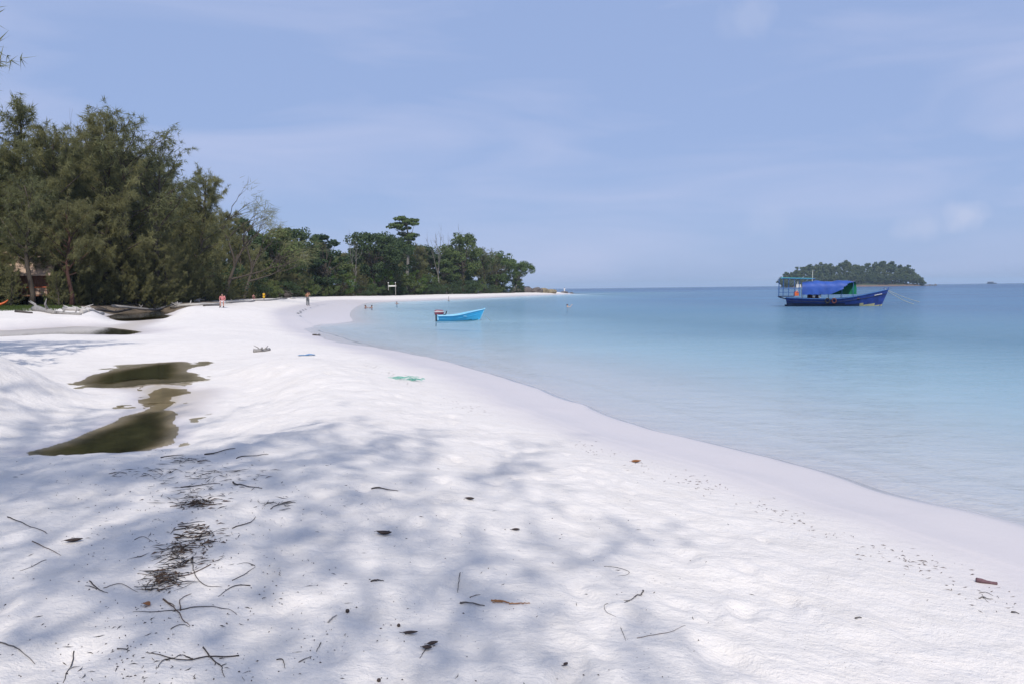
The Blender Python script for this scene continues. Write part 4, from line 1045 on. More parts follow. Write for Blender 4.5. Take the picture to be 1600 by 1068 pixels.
# ------------------------------------------------------------------ small dinghy
def small_boat():
    w = at_z(718, 501.2, 0.0); rz = R(12)
    t = thing('motor_dinghy', 'small light-blue dinghy with raised bow floating near the beach', 'boat', (w[0], w[1], 0), rz)
    NS = 20
    def sta(s):
        x = -1.75 + 3.35 * s; b = 0.72 * (0.88 + 0.35 * s if s < 0.34 else 1.0) * (1 - max(0, (s - 0.36) / 0.64) ** 2.2) + 0.015
        z = 0.42 + 0.46 * max(0, (s - 0.30) / 0.70) ** 1.55; k = -0.14 + 0.22 * max(0, (s - 0.62) / 0.38) ** 1.6
        return x, b, z, k
    def hp(s, u, side, out=0.0):
        x, b, z, k = sta(s); zz = k + (z - k) * u
        yy = b * (u ** 0.42) * (0.86 + 0.14 * u) + out
        return (x + 0.42 * max(0, (s - 0.7) / 0.3) ** 1.5 * max(u, 0) * 1.0, side * yy, zz)
    rows = []
    for i in range(NS + 1):
        s = i / NS
        rows.append([hp(s, j / 8, -1) for j in range(8, -1, -1)] + [hp(s, j / 8, 1) for j in range(9)])
    mb = MB(); mb.grid(rows); mb.add(rows[0], [tuple(range(len(rows[0])))])
    h = mb.build('hull', M['sky_hull'], t, True); h.data.materials.append(M['sky_low'])
    for p in h.data.polygons:
        if p.center.z < 0.05 + 0.03 * p.center.x: p.material_index = 1
    for sd in (-1, 1):
        for u, r, nm, mt in ((1.0, 0.038, 'gunwale', 'sky_rim'), (0.80, 0.016, 'strake', 'sky_hull'), (0.60, 0.016, 'strake', 'sky_hull')):
            MB().tube([Vector(hp(i / 30, u, sd, 0.012)) for i in range(31)], r, 5).build(nm, M[mt], t, True)
    inr = MB(); inr.grid([[(hp(i / 16, 0.5, -1)[0], hp(i / 16, 0.5, -1)[1] * 0.94, sta(i / 16)[2] * 0.4), (hp(i / 16, 0.5, 1)[0], hp(i / 16, 0.5, 1)[1] * 0.94, sta(i / 16)[2] * 0.4)] for i in range(17)])
    inr.build('floor', M['sky_rim'], t)
    for x in (-0.75, 0.35): MB().box((x, 0, 0.36), (0.24, 1.22, 0.04)).build('thwart', M['sky_rim'], t)
    MB().tube([(1.60, 0, 0.02), (1.80, 0, 0.5), (2.02, 0, 0.95)], [0.03, 0.035, 0.045], 6).build('stem', M['sky_rim'], t, True)
    MB().box((-1.74, 0, 0.30), (0.07, 1.20, 0.42)).build('transom', M['sky_rim'], t)
    # outboard
    m = thing('outboard_motor', 'maroon outboard motor on the stern of the light-blue dinghy', 'motor', Matrix.Translation((w[0], w[1], 0)) @ Matrix.Rotation(rz, 4, 'Z') @ Vector((-1.66, 0, 0.45)), rz)
    sec = []
    for z, lx, ly, cx in ((0.03, 0.30, 0.13, 0.06), (0.08, 0.36, 0.17, 0.08), (0.22, 0.37, 0.18, 0.08), (0.33, 0.36, 0.17, 0.07), (0.40, 0.30, 0.13, 0.05), (0.42, 0.12, 0.06, 0.03)):
        sec.append([(cx + lx * math.copysign(abs(math.cos(a)) ** 0.6, math.cos(a)), ly * math.copysign(abs(math.sin(a)) ** 0.6, math.sin(a)), z) for a in np.linspace(0, 2 * math.pi, 17)[:-1]])
    b = MB(); b.grid(sec, True); b.add(sec[-1], [tuple(range(16))]); b.build('cowl', M['motor'], m, True)
    MB().grid([[(0.08 + 0.385 * math.copysign(abs(math.cos(a)) ** 0.6, math.cos(a)), 0.19 * math.copysign(abs(math.sin(a)) ** 0.6, math.sin(a)), z) for a in np.linspace(0, 2 * math.pi, 17)[:-1]] for z in (0.24, 0.33)], True).build('cowl_stripe', M['motor_white'], m, True)
    MB().tube([(-0.12, 0, 0.05), (-0.16, 0, -0.5), (-0.17, 0, -0.85)], [0.09, 0.06, 0.05], 6).build('leg', M['black'], m)
    MB().tube([(0.42, 0, 0.02), (0.60, 0.02, 0.06), (0.66, 0.02, 0.30)], [0.03, 0.045, 0.05], 6).build('tiller', M['black'], m)
small_boat()
b0 = at_z(757, 492.5, 0.75); e0 = at_z(776, 502, -0.2); pts = []
for i in range(13):
    q = i / 12; v = Vector(b0).lerp(Vector(e0), q); v.z -= 0.15 * math.sin(math.pi * q); pts.append(v - Vector(b0))
tag(MB().tube(pts, 0.012, 5).build('mooring_line', M['rope'], loc=Vector(b0)), 'thin mooring line from the bow of the light-blue dinghy', 'rope')
w = at_z(701, 470.6, 0); t = thing('mooring_buoy', 'thin grey float marker standing in the shallows beyond the dinghy', 'buoy', (w[0], w[1], 0))
MB().blob((0, 0, 0.05), (0.22, 0.22, 0.22), 10, 7).build('float', M['drift'], t, True); MB().tube([(0, 0, 0.1), (0.03, 0, 1.0)], 0.04, 5).build('pole', M['drift_dark'], t)

# far ship on the horizon
w = at_z(1550, 443.8, 0); ky = w[1]
t = thing('distant_ship', 'tiny dark ship on the horizon right of the islet', 'ship', (w[0], w[1], 0))
m_px = ky / F_PX
hb = MB(); L = 14.5 * m_px
hb.grid([[(-L / 2 + L * f, -sb * (1 - max(0, (f - .7) / .3) ** 2) * L * .12, z) for z, sb in ((-0.5, 0.4), (1.3 * m_px * (1 + 0.5 * max(0, f - .6)), 1.0))] + [(-L / 2 + L * f, sb * (1 - max(0, (f - .7) / .3) ** 2) * L * .12, z) for z, sb in ((1.3 * m_px * (1 + 0.5 * max(0, f - .6)), 1.0), (-0.5, 0.4))] for f in np.linspace(0, 1, 9)])
hb.build('hull', M['dark_boat'], t)
MB().box((-L * .16, 0, 2.3 * m_px), (L * .55, L * .15, 2.0 * m_px)).build('cabin', M['dark_boat'], t)
MB().box((-L * .16, 0, 3.35 * m_px), (L * .62, L * .18, 0.25 * m_px)).build('roof', M['white'], t)

# ------------------------------------------------------------------ rocks on the point
def rock(px, py, w_px, h_px, mat, label, name='boulder', Y=None, flat=1.0):
    p = hit(px, py) if Y is None else Vector((at_y(px, py, Y)[0], Y, ground_z(at_y(px, py, Y)[0], Y)))
    k = p.y / F_PX; r_ = random.Random(int(px * 7 + py)); b = MB()
    b.blob((0, 0, h_px * k * 0.30), (w_px * k * 0.5, w_px * k * 0.45 * flat, h_px * k * 0.72), 11, 8, 0.16, r_)
    o = b.build(name, M[mat], loc=p); o.rotation_euler = (0, 0, 0); tag(o, label, 'rock', 'rocks at the wooded point'); return o
YP = 322
rock(822, 456, 22, 9, 'rock', 'dark boulder under the leaning tree, leftmost of the point boulders', Y=YP)
rock(838, 456, 20, 8, 'rock', 'dark flat boulder just right of the leaning tree', Y=YP)
rock(850, 456, 18, 7, 'rock_tan', 'brownish boulder in the middle of the point', Y=YP + 3)
rock(862, 457, 16, 6, 'rock_tan', 'tan boulder near the sand tip of the point', Y=YP + 6)
rock(806, 456, 20, 8, 'rock', 'dark boulder in the shade at the wood edge on the point', Y=YP - 4)
rock(882, 459.5, 13, 2.5, 'rock', 'low dark rock under the white-clad person at the tip', Y=345)
rock(893, 459.8, 6, 2.0, 'rock', 'small dark rock awash beyond the sand tip', Y=348)
rock(700, 456.5, 14, 4, 'drift_pale', 'pale grey rock at the wood edge left of the white rocks', Y=262)
rock(727, 455.5, 15, 6, 'drift_pale', 'largest white rock on the point')
rock(741, 456, 10, 5, 'rock', 'dark rock beside the largest white rock')
rock(611, 459, 8, 3.5, 'drift_pale', 'cream rock at the foot of the white crossbar frame')
rock(587, 459.5, 9, 3.0, 'drift_pale', 'cream flat rock left of the white crossbar frame')
rock(787, 456.5, 14, 4, 'drift', 'grey boulder on sand at the wood edge of the point')

# white crossbar frame on two posts
_w = at_y(613, 459, 208); p = Vector((_w[0], _w[1], ground_z(_w[0], _w[1]))); k = p.y / F_PX
t = thing('post_frame', 'white board raised between two posts at the wood edge', 'sign frame', p)
for dx, z0, z1 in ((-6, 9, 20.5), (5.2, 0, 20.5)): 
    MB().tube([(dx * k, 0, z0 * k), (dx * k, 0, z1 * k)], 0.55 * k, 6).build('post', M['drift'], t)
    MB().blob((dx * k, 0, z1 * k), (0.9 * k,) * 3, 8, 6).build('post_cap', M['white'], t)
MB().box((0, 0, 15.6 * k), (12.5 * k, 0.8 * k, 1.9 * k)).build('board', M['white'], t)

# ------------------------------------------------------------------ hut among the left trees
hw = at_y(52, 440, 73.5); hz = ground_z(hw[0], hw[1])
t = thing('beach_hut', 'thatched wooden hut half hidden behind the left casuarinas', 'hut', (hw[0], hw[1], hz), R(8)); t.scale = (0.82, 0.82, 0.86)
for k_, (x, y) in enumerate(((-2.2, -1.6), (2.2, -1.6), (-2.2, 1.6), (2.2, 1.6))): MB().tube([(x, y, -0.2), (x, y, 4.0)], 0.09, 6).build('post', M['hut_wall'], t)
MB().box((0, -0.3, 1.0), (5.0, 4.2, 0.14)).build('floor', M['hut_wall'], t)
for k_ in range(14):
    x = -2.0 + 4.0 * k_ / 13
    MB().box((x, -1.35, 2.15 + (0.01 if k_ % 2 else 0)), (0.29, 0.05 + (0.02 if k_ % 2 else 0), 2.1)).build('wall_board', M['hut_wall'], t)
for sd in (-1, 1):
    rb = MB()
    for c_ in range(5):
        z0, y0 = 3.2 + c_ * 0.42, 2.5 - c_ * 0.5
        rb.add([(-2.9, sd * y0, z0), (2.9, sd * y0, z0), (2.9, sd * (y0 - 0.72), z0 + 0.62), (-2.9, sd * (y0 - 0.72), z0 + 0.62), (-2.9, sd * (y0 + .02), z0 - 0.14), (2.9, sd * (y0 + .02), z0 - 0.14)], [(0, 1, 2, 3), (4, 5, 1, 0)])
    rb.build('roof_slope', M['thatch'], t)
MB().tube([(-2.95, 0, 5.52), (2.95, 0, 5.52)], 0.16, 6).build('ridge', M['thatch'], t)
for sd in (-1, 1): MB().add([(sd * 2.5, -2.2, 3.35), (sd * 2.5, 2.2, 3.35), (sd * 2.5, 0, 5.4)], [(0, 1, 2)]).build('gable', M['thatch'], t)
for x in np.linspace(-2.2, 2.2, 8): MB().tube([(x, -2.3, 1.05), (x, -2.3, 1.85)], 0.035, 5).build('baluster', M['hut_wall'], t)
MB().tube([(-2.4, -2.3, 1.85), (2.4, -2.3, 1.85)], 0.05, 5).build('rail', M['orange'], t)
MB().box((1.6, -1.7, 1.5), (1.2, 0.5, 0.8)).build('bench', M['thatch'], t)
# orange kayak drawn up on the grass
kp = at_y(-2, 464, 60.5); kz = ground_z(kp[0], kp[1])
t = thing('kayak', 'orange kayak drawn up on the grass at the left edge', 'kayak', (kp[0] - 0.5, kp[1], kz + 0.22), R(8)); t.scale = (0.7, 0.7, 0.7); t.rotation_euler = (0, R(-13), R(8))
rows = []
for i in range(13):
    s = i / 12; wv = 0.36 * math.sin(math.pi * min(max(s, 0.03), 0.97)) ** 0.7
    rows.append([(-1.7 + 3.4 * s, wv * math.cos(a), 0.17 * math.sin(a) * (0.4 + 0.6 * math.sin(math.pi * s)) + 0.30 * (2 * s - 1) ** 4) for a in np.linspace(0, 2 * math.pi, 13)[:-1]])
b = MB(); b.grid(rows, True); b.build('hull', M['orange'], t, True)
MB().tube([(0.35 * math.cos(a), 0.22 * math.sin(a), 0.16) for a in np.linspace(0, 2 * math.pi, 15)], 0.03, 5).build('cockpit_rim', M['black'], t)

# ------------------------------------------------------------------ plants at the foot of the left trees
def blades(seed, n, h, w, mat, arch=0.6):
    r_ = random.Random(seed); b = MB()
    for i in range(n):
        az = r_.uniform(0, 6.283); L = h * r_.uniform(0.7, 1.15); tilt = r_.uniform(0.15, 0.9)
        d = Vector((math.cos(az), math.sin(az), 0)); sd = Vector((-d.y, d.x, 0)); pts = []
        for q in (0, 0.35, 0.7, 1.0):
            pts.append(d * (L * q * math.sin(tilt) * (1 + arch * q * 0.4)) + Vector((0, 0, L * q * math.cos(tilt) - arch * L * 0.35 * q * q * math.sin(tilt))))
        ws = [w, w * 0.95, w * 0.6, 0.004]
        b.grid([[p - sd * ww * 0.5, p + Vector((0, 0, -0.15 * ww)), p + sd * ww * 0.5] for p, ww in zip(pts, ws)])
    return b
for px, py, n, h, label in ((138, 473, 34, 1.5, 'bluish spiky agave clump, left of the two'), (152, 473, 30, 1.3, 'bluish spiky agave clump, right of the two')):
    p = hit(px, py); tag(blades(int(px), n, h, 0.09, M['agave'], 0.3).build('agave', M['agave'], loc=p), label, 'plant', 'bluish spiky plants')
for px, py, n, h, label in ((112, 470, 26, 1.7, 'yellow-green young palm beside the red trunk'), (178, 472, 18, 1.5, 'arching fern right of the bluish agaves')):
    p = hit(px, py); tag(blades(int(px), n, h, 0.10, None, 1.0).build('fern', M['bush'], loc=p), label, 'plant')
for px, py, top, k_, label in ((58, 474, 449, 'under_b', 'dark rounded shrub on the grass left of the red trunk'), (78, 477, 455, 'under_a', 'green shrub touching the red trunk')):
    p = hit(px, py); o = place(k_, px, top, p.y, 0.8, label=label, group='shrubs on the grass', cat='shrub')
# red-barked trunk standing forward of the crowns
p = hit(102, 479)
add_proto('red', casuarina(71, 0.30, 0.42, 34, 1.0, 'round', bark='bark_red', droop=1.1))
place('red', 103, 300, p.y + 0.5, 1.0, 1.0, label_free=True, label='casuarina with a dark red trunk in front of the others', group=CASG)
# lawn
rng = np.random.default_rng(4); n = 26000
gx, gy = rng.uniform(-56, -24, n), rng.uniform(54, 68, n)
md = np.hypot((gx + 44) / 9.5, (gy - 64) / 6.0) + fbm(gx * 0.4, gy * 0.4, 3, 22) * 0.5 < 1.0
gx, gy = gx[md], gy[md]
P = np.array([(x, y, ground_z(x, y) - 0.02) for x, y in zip(gx, gy)]); D = rng.normal(size=P.shape) * 0.35; D[:, 2] = 1; D /= np.linalg.norm(D, axis=1, keepdims=True)
Vv, Ff = leaf_tris(P, D, rng.uniform(0.10, 0.26, len(P)), np.full(len(P), 0.05), rng)
tag(link('grass', np_mesh('grass', Vv, Ff, M['grass'])), 'short green grass under the left trees', 'grass', kind='stuff')
# ------------------------------------------------------------------ people
def skin_mesh(name, J, E, mat, parent, sub=1, root='pelvis'):
    names = list(J); me = bpy.data.meshes.new(name)
    me.from_pydata([J[n][0] for n in names], [(names.index(a), names.index(b)) for a, b in E], [])
    o = bpy.data.objects.new(name, me); COL.objects.link(o)
    mod = o.modifiers.new('skin', 'SKIN'); mod.branch_smoothing = 0.3
    for i, n in enumerate(names):
        sv = me.skin_vertices[0].data[i]; r = J[n][1]; sv.radius = (r, r) if not isinstance(r, tuple) else r; sv.use_root = (n == root)
    ss = o.modifiers.new('sub', 'SUBSURF'); ss.levels = ss.render_levels = sub
    dg = bpy.context.evaluated_depsgraph_get(); nm = bpy.data.meshes.new_from_object(o.evaluated_get(dg)); nm.name = name
    bpy.data.objects.remove(o); bpy.data.meshes.remove(me)
    nm.materials.clear(); nm.materials.append(mat); nm.polygons.foreach_set('use_smooth', [True] * len(nm.polygons))
    return link(name, nm, parent)
def body_joints(pose):
    J = {'pelvis': ((0, 0, .93), .125), 'waist': ((0, 0, 1.08), .115), 'chest': ((0, -.01, 1.28), .135), 'neck': ((0, 0, 1.46), .055), 'jaw': ((0, -.025, 1.54), .070), 'head': ((0, -.01, 1.62), .088), 'crown': ((0, 0, 1.68), .070), 'nose': ((0, -.115, 1.585), .014)}
    E = [('pelvis', 'waist'), ('waist', 'chest'), ('chest', 'neck'), ('neck', 'jaw'), ('jaw', 'head'), ('head', 'crown'), ('jaw', 'nose')]
    for s, n in ((-1, 'l'), (1, 'r')):
        J.update({n + 'sh': ((s * .175, 0, 1.40), .062), n + 'el': ((s * .25, .02, 1.13), .043), n + 'wr': ((s * .26, -.05, .90), .030), n + 'pa': ((s * .26, -.07, .83), .030),
                  n + 'hip': ((s * .095, 0, .86), .098), n + 'kn': ((s * .10, -.02, .49), .060), n + 'an': ((s * .10, .02, .09), .040), n + 'to': ((s * .11, -.13, .035), .034)})
        E += [('chest', n + 'sh'), (n + 'sh', n + 'el'), (n + 'el', n + 'wr'), (n + 'wr', n + 'pa'), ('pelvis', n + 'hip'), (n + 'hip', n + 'kn'), (n + 'kn', n + 'an'), (n + 'an', n + 'to')]
    for k, v in pose.items(): J[k] = (v, J[k][1])
    for n in 'lr':      # five fingers on each palm
        pa, wr = Vector(J[n + 'pa'][0]), Vector(J[n + 'wr'][0]); d = (pa - wr).normalized(); a = d.orthogonal().normalized()
        for i, (off, L) in enumerate(((-.027, .068), (-.009, .080), (.009, .076), (.027, .058))):
            J[f'{n}f{i}'] = (tuple(pa + a * off * 1.2 + d * L * .55), .0095); J[f'{n}g{i}'] = (tuple(pa + a * off * 1.3 + d * L + d.cross(a) * .014), .008)
            E += [(n + 'pa', f'{n}f{i}'), (f'{n}f{i}', f'{n}g{i}')]
        J[n + 'th'] = (tuple(wr + d * .035 - a * .045), .0105); J[n + 'tg'] = (tuple(wr + d * .075 - a * .056), .009); E += [(n + 'wr', n + 'th'), (n + 'th', n + 'tg')]
    return J, E
def limb(mb, J, names, rad, n=8): mb.tube([J[q][0] for q in names], rad, n)
def person(label, loc, rz, h, pose, skin, hair, clothes, long_hair=False, group=None):
    t = thing('person', label, 'person', loc, rz, group); k = h / 1.70; t.scale = (k, k, k)
    J, E = body_joints(pose); skin_mesh('body', J, E, M[skin], t)
    hd = Vector(J['head'][0]); up = (Vector(J['crown'][0]) - hd).normalized()
    b = MB(); b.blob(hd + Vector((0, .018, .030)), (.100, .108, .090), 12, 9)
    if long_hair: b.tube([hd + Vector((0, .06, .02)), hd + Vector((0, .09, -.10)), hd + Vector((0, .10, -.28))], [.085, .08, .05], 8)
    b.build('hair', M[hair], t, True)
    b = MB()
    for s in (-1, 1): b.blob((hd.x + s * .032, hd.y - .083, hd.z - .012), (.012, .008, .008), 6, 5)
    b.build('eyes', M['black'], t)
    for kind, mat in clothes:
        b = MB()
        if kind in ('trousers', 'shorts', 'skirt'):
            b.tube([J['waist'][0], J['pelvis'][0], tuple((Vector(J['lhip'][0]) + Vector(J['rhip'][0])) / 2)], [.128, .150, .150], 10)
            for n in 'lr':
                hp, kn, an = (Vector(J[n + q][0]) for q in ('hip', 'kn', 'an'))
                if kind == 'trousers': b.tube([hp, hp.lerp(kn, .5), kn, kn.lerp(an, .5), kn.lerp(an, .93)], [.118, .098, .082, .078, .074], 9)
                else: b.tube([hp, hp.lerp(kn, .45), hp.lerp(kn, .85)], [.118, .108, .105], 9)
        if kind == 'shirt':
            b.tube([J['pelvis'][0], J['waist'][0], J['chest'][0], tuple(Vector(J['chest'][0]).lerp(Vector(J['neck'][0]), .8))], [.150, .140, .165, .085], 10)
            for n in 'lr': b.tube([J['chest'][0], J[n + 'sh'][0], tuple(Vector(J[n + 'sh'][0]).lerp(Vector(J[n + 'el'][0]), .75))], [.10, .080, .068], 8)
        if kind == 'robe':
            b.tube([tuple(Vector(J['chest'][0]).lerp(Vector(J['neck'][0]), .8)), J['chest'][0], J['waist'][0], J['pelvis'][0], (0, 0, .55), (0, 0, .14)], [.085, .170, .155, .170, .20, .23], 12)
            for n in 'lr': b.tube([J['chest'][0], J[n + 'sh'][0], J[n + 'el'][0], tuple(Vector(J[n + 'el'][0]).lerp(Vector(J[n + 'wr'][0]), .8))], [.10, .080, .07, .06], 8)
        if kind == 'shoes':
            for n in 'lr':
                an, to = Vector(J[n + 'an'][0]), Vector(J[n + 'to'][0]); b.tube([an + Vector((0, .04, -.03)), an.lerp(to, .5) + Vector((0, 0, -.01)), to + Vector((0, -.04, 0))], [.055, .055, .045], 8)
        b.build(kind, M[mat], t, True)
    return t
def seat_pose(lean=0.0, arms=0.0):
    z = -.50     # hips at 0.43
    return {'pelvis': (0, 0, .45), 'waist': (0, -.02 - lean * .1, .60), 'chest': (0, -.03 - lean * .3, .79), 'neck': (0, -.04 - lean * .45, .96), 'jaw': (0, -.07 - lean * .5, 1.04), 'head': (0, -.06 - lean * .5, 1.12), 'crown': (0, -.05 - lean * .5, 1.18), 'nose': (0, -.165 - lean * .5, 1.085),
            'lsh': (-.175, -.03 - lean * .4, .91), 'rsh': (.175, -.03 - lean * .4, .91), 'lel': (-.24, -.12 - lean * .3, .68), 'rel': (.24, -.12 - lean * .3, .68), 'lwr': (-.16, -.33, .56), 'rwr': (.16, -.33, .56), 'lpa': (-.14, -.40, .55), 'rpa': (.14, -.40, .55),
            'lhip': (-.095, -.03, .43), 'rhip': (.095, -.03, .43), 'lkn': (-.12, -.45, .50), 'rkn': (.12, -.45, .50), 'lan': (-.13, -.50, .09), 'ran': (.13, -.48, .09), 'lto': (-.14, -.65, .035), 'rto': (.14, -.63, .035)}
WALK = {'lkn': (-.10, -.10, .49), 'lan': (-.10, -.16, .09), 'lto': (-.11, -.31, .045), 'rkn': (.10, .03, .49), 'ran': (.10, .20, .11), 'rto': (.11, .07, .035), 'lel': (-.25, .08, 1.14), 'lwr': (-.26, .08, .90), 'lpa': (-.26, .07, .83), 'rel': (.25, -.03, 1.13), 'rwr': (.25, -.16, .93), 'rpa': (.25, -.20, .87)}
UP = {'lel': (-.33, -.03, 1.30), 'lwr': (-.20, -.10, 1.50), 'lpa': (-.15, -.08, 1.57), 'rel': (.30, -.02, 1.22), 'rwr': (.24, -.16, 1.05), 'rpa': (.22, -.20, .99), 'lkn': (-.10, -.06, .49), 'lan': (-.10, -.08, .09), 'lto': (-.11, -.23, .04)}
p = hit(481, 478.3); person('bare-chested person with dark hair and grey trousers standing on the open sand', p, R(170), 22.3 * p.y / F_PX, UP, 'skin', 'hair', [('trousers', 'grey_cloth')])
_w = at_y(412.5, 470, 112); p = Vector((_w[0], _w[1], ground_z(_w[0], _w[1]))); person('person in yellow shirt and shorts by the wood edge', p, R(20), max(13.2 * p.y / F_PX, 1.05), WALK, 'skin', 'hair', [('shirt', 'yellow_cloth'), ('shorts', 'yellow_cloth')])
p = hit(345.5, 481.0); person('sunburnt person in pink seated on the right end of the long grey log', p + Vector((0, 0.5, 0.02)), R(8), 1.72, seat_pose(0.35), 'skin_pink', 'hair', [('shirt', 'pink_cloth'), ('shorts', 'white_cloth'), ('shoes', 'black')])
SEATP = p.copy()
_w = at_y(396, 467, 118); p = Vector((_w[0], _w[1], ground_z(_w[0], _w[1]))); person('person in pink sitting at the wood edge left of the one in yellow', p + Vector((0, 0, -.12)), R(35), 1.4, seat_pose(0.1), 'skin_pink', 'hair', [('shorts', 'pink_cloth')])
w = at_y(882, 459, 345); person('person in a long white garment standing on the rock at the sand tip', (w[0], w[1], 0.62), R(200), 2.05, {}, 'skin', 'hair_red', [('robe', 'white_cloth')])
def swimmer(px, py, label, hair, skin, rz, arm):
    w = at_z(px, py, 0.0)
    pose = {'lel': (-.36, -.22, 1.36), 'lwr': (-.38, -.44, 1.38 + arm), 'lpa': (-.38, -.51, 1.40 + arm), 'rel': (.36, -.18, 1.34), 'rwr': (.34, -.42, 1.30), 'rpa': (.33, -.49, 1.30),
            'lkn': (-.14, .16, .55), 'lan': (-.14, .50, .35), 'lto': (-.14, .60, .27), 'rkn': (.14, .10, .52), 'ran': (.14, .40, .26), 'rto': (.14, .50, .18)}
    return person(label, (w[0], w[1], -1.36), R(rz), 1.70, pose, skin, hair, [('shorts', 'grey_cloth')], group='people swimming in the bay')
swimmer(571, 480.8, 'dark-haired swimmer near the beach, left of a close pair', 'hair', 'skin', 60, .10)
swimmer(581, 481.0, 'dark-haired swimmer near the beach, right of a close pair', 'hair', 'skin', 300, -.05)
swimmer(620, 474.6, 'lone dark-haired swimmer close to the far sand', 'hair', 'skin', 20, -.05)
swimmer(886.5, 480.0, 'reddish-haired swimmer with one arm raised, out between the two boats', 'hair_red', 'skin_pale', 110, .28)

# ------------------------------------------------------------------ driftwood at the foot of the left wood
def log(pts, r, mat, label, knots=3, name='driftwood_log', group='driftwood along the wood edge', lift=0.6, n=9, branches=0):
    W = [hit(*q) for q in pts]; o = W[0].copy(); r_ = random.Random(int(pts[0][0] * 13 + pts[0][1] * 7)); P, RD = [], []
    m = max(5, 3 * (len(W) - 1) + 2)
    for i in range(m):
        q = i / (m - 1) * (len(W) - 1); j = min(int(q), len(W) - 2); v = W[j].lerp(W[j + 1], q - j)
        rr_ = r * (1.0 - 0.35 * i / m) * r_.uniform(0.82, 1.15)
        P.append(Vector((v.x + r_.uniform(-.2, .2) * r, v.y + r_.uniform(-.3, .3) * r, max(ground_z(v.x, v.y), 0) + rr_ * lift)) - o); RD.append(rr_)
    t = thing(name, label, 'driftwood', o, 0, group); b = MB(); b.tube(P, RD, n); b.build('log', M[mat], t, True)
    for k in range(knots):
        i = r_.randint(1, m - 2); d = Vector((r_.uniform(-1, 1), r_.uniform(-.6, .6), r_.uniform(.3, 1.0))).normalized(); L = r * r_.uniform(1.8, 5.0)
        MB().tube([P[i], P[i] + d * L * .5, P[i] + d * L + Vector((r_.uniform(-.3, .3) * L, 0, -.1 * L))], [r * .42, r * .28, r * .10], 6).build('branch_stub', M[mat], t, True)
    return t
log([(52, 485.5), (84, 491)], .26, 'drift', 'thick grey log lying at the edge of the grass, leftmost of the driftwood')
log([(100, 485), (138, 487.5)], .17, 'drift_pale', 'bleached log right of the thick leftmost grey log')
log([(88, 490.5), (126, 492.5)], .14, 'drift', 'thin grey log in front of the bleached log')
log([(128, 490.5), (162, 491.5)], .15, 'drift_pale', 'short pale log beside the tan pool')
log([(150, 485), (205, 484)], .13, 'drift_dark', 'dark log lying above the tan pool')
log([(175, 480), (262, 479.5)], .15, 'drift', 'long grey log in the shade of the casuarinas')
log([(215, 484.5), (258, 481.5)], .10, 'drift_dark', 'thin dark branch below the long shaded log')
log([(268, 482.5), (300, 478.3), (342, 476.4)], .17, 'drift_pale', 'long bleached log the pink-clad person sits on', 2)
log([(232, 478.5), (284, 474.5)], .12, 'drift', 'grey log leaning behind the long bleached log', 4)
log([(352, 474.5), (398, 470.8)], .16, 'drift', 'grey log right of the seated pink-clad person', 3)
log([(318, 478.8), (345, 477.8)], .09, 'drift_dark', 'dark stick along the foot of the bleached log', 1)
log([(400, 470.5), (448, 467.5)], .14, 'drift', 'flat grey log behind the person in yellow', 1)
log([(25, 488), (50, 490)], .10, 'drift_dark', 'dark stick on sand left of the thick grey log', 1)
log([(455, 467), (490, 464.5)], .13, 'drift_pale', 'pale log on the upper beach behind the standing person', 1)
def rootball(px, py, s, mat, label, n=11, seed=1):
    p = hit(px, py); r_ = random.Random(seed); t = thing('root_stump', label, 'driftwood', p, 0, 'uprooted stumps along the wood edge'); k = s * p.y / F_PX
    b = MB(); b.blob((0, 0, .22 * k), (.34 * k, .30 * k, .28 * k), 9, 7, .18, r_); b.build('stump', M[mat], t, True)
    for i in range(n):
        az = r_.uniform(0, 6.28); el = r_.uniform(.05, 1.1); L = k * r_.uniform(.5, 1.05); d = Vector((math.cos(az) * math.cos(el), math.sin(az) * math.cos(el) * .7, math.sin(el)))
        e = d * L; e.z = max(e.z * .85, .03); m1 = d * L * .55 + Vector((r_.uniform(-.1, .1) * k, 0, .12 * k))
        MB().tube([Vector((0, 0, .2 * k)), m1 + Vector((0, 0, .08 * k)), e + Vector((r_.uniform(-.2, .2) * k, r_.uniform(-.1, .1) * k, 0))], [.095 * k, .065 * k, .02 * k], 6).build('root', M[mat], t, True)
rootball(279, 480.5, 13, 'drift', 'upturned grey root stump at the left end of the bleached log', seed=2)
rootball(238, 475, 16, 'drift', 'tangled grey roots in front of the drooping casuarinas', seed=3)
rootball(186, 470, 15, 'drift_pale', 'arching pale branches above the long shaded log', 8, 4)
rootball(448, 465.5, 17, 'drift_dark', 'dark pile of roots between the yellow-clad and the standing person', 14, 5)
rootball(309, 473, 11, 'drift', 'small grey root stump behind the bleached log', 9, 6)
rootball(744, 459, 8, 'drift_pale', 'white root stump among the pale rocks on the point', 9, 7)
# driftwood and scraps on the open sand
log([(396, 550), (409, 549), (421, 547)], .075, 'drift', 'gnarled grey driftwood piece alone on the bright sand', 5, 'driftwood_piece', 'loose driftwood on the open sand')
log([(489, 524), (500, 524.5)], .05, 'drift_dark', 'small dark driftwood piece near the wet sand beyond the others', 3, 'driftwood_piece', 'loose driftwood on the open sand')
log([(1526, 908.5), (1557, 912.5)], .016, 'maroon_wood', 'short maroon stick of wood on the sand near the right edge', 0, 'wood_offcut', None, 0.9)

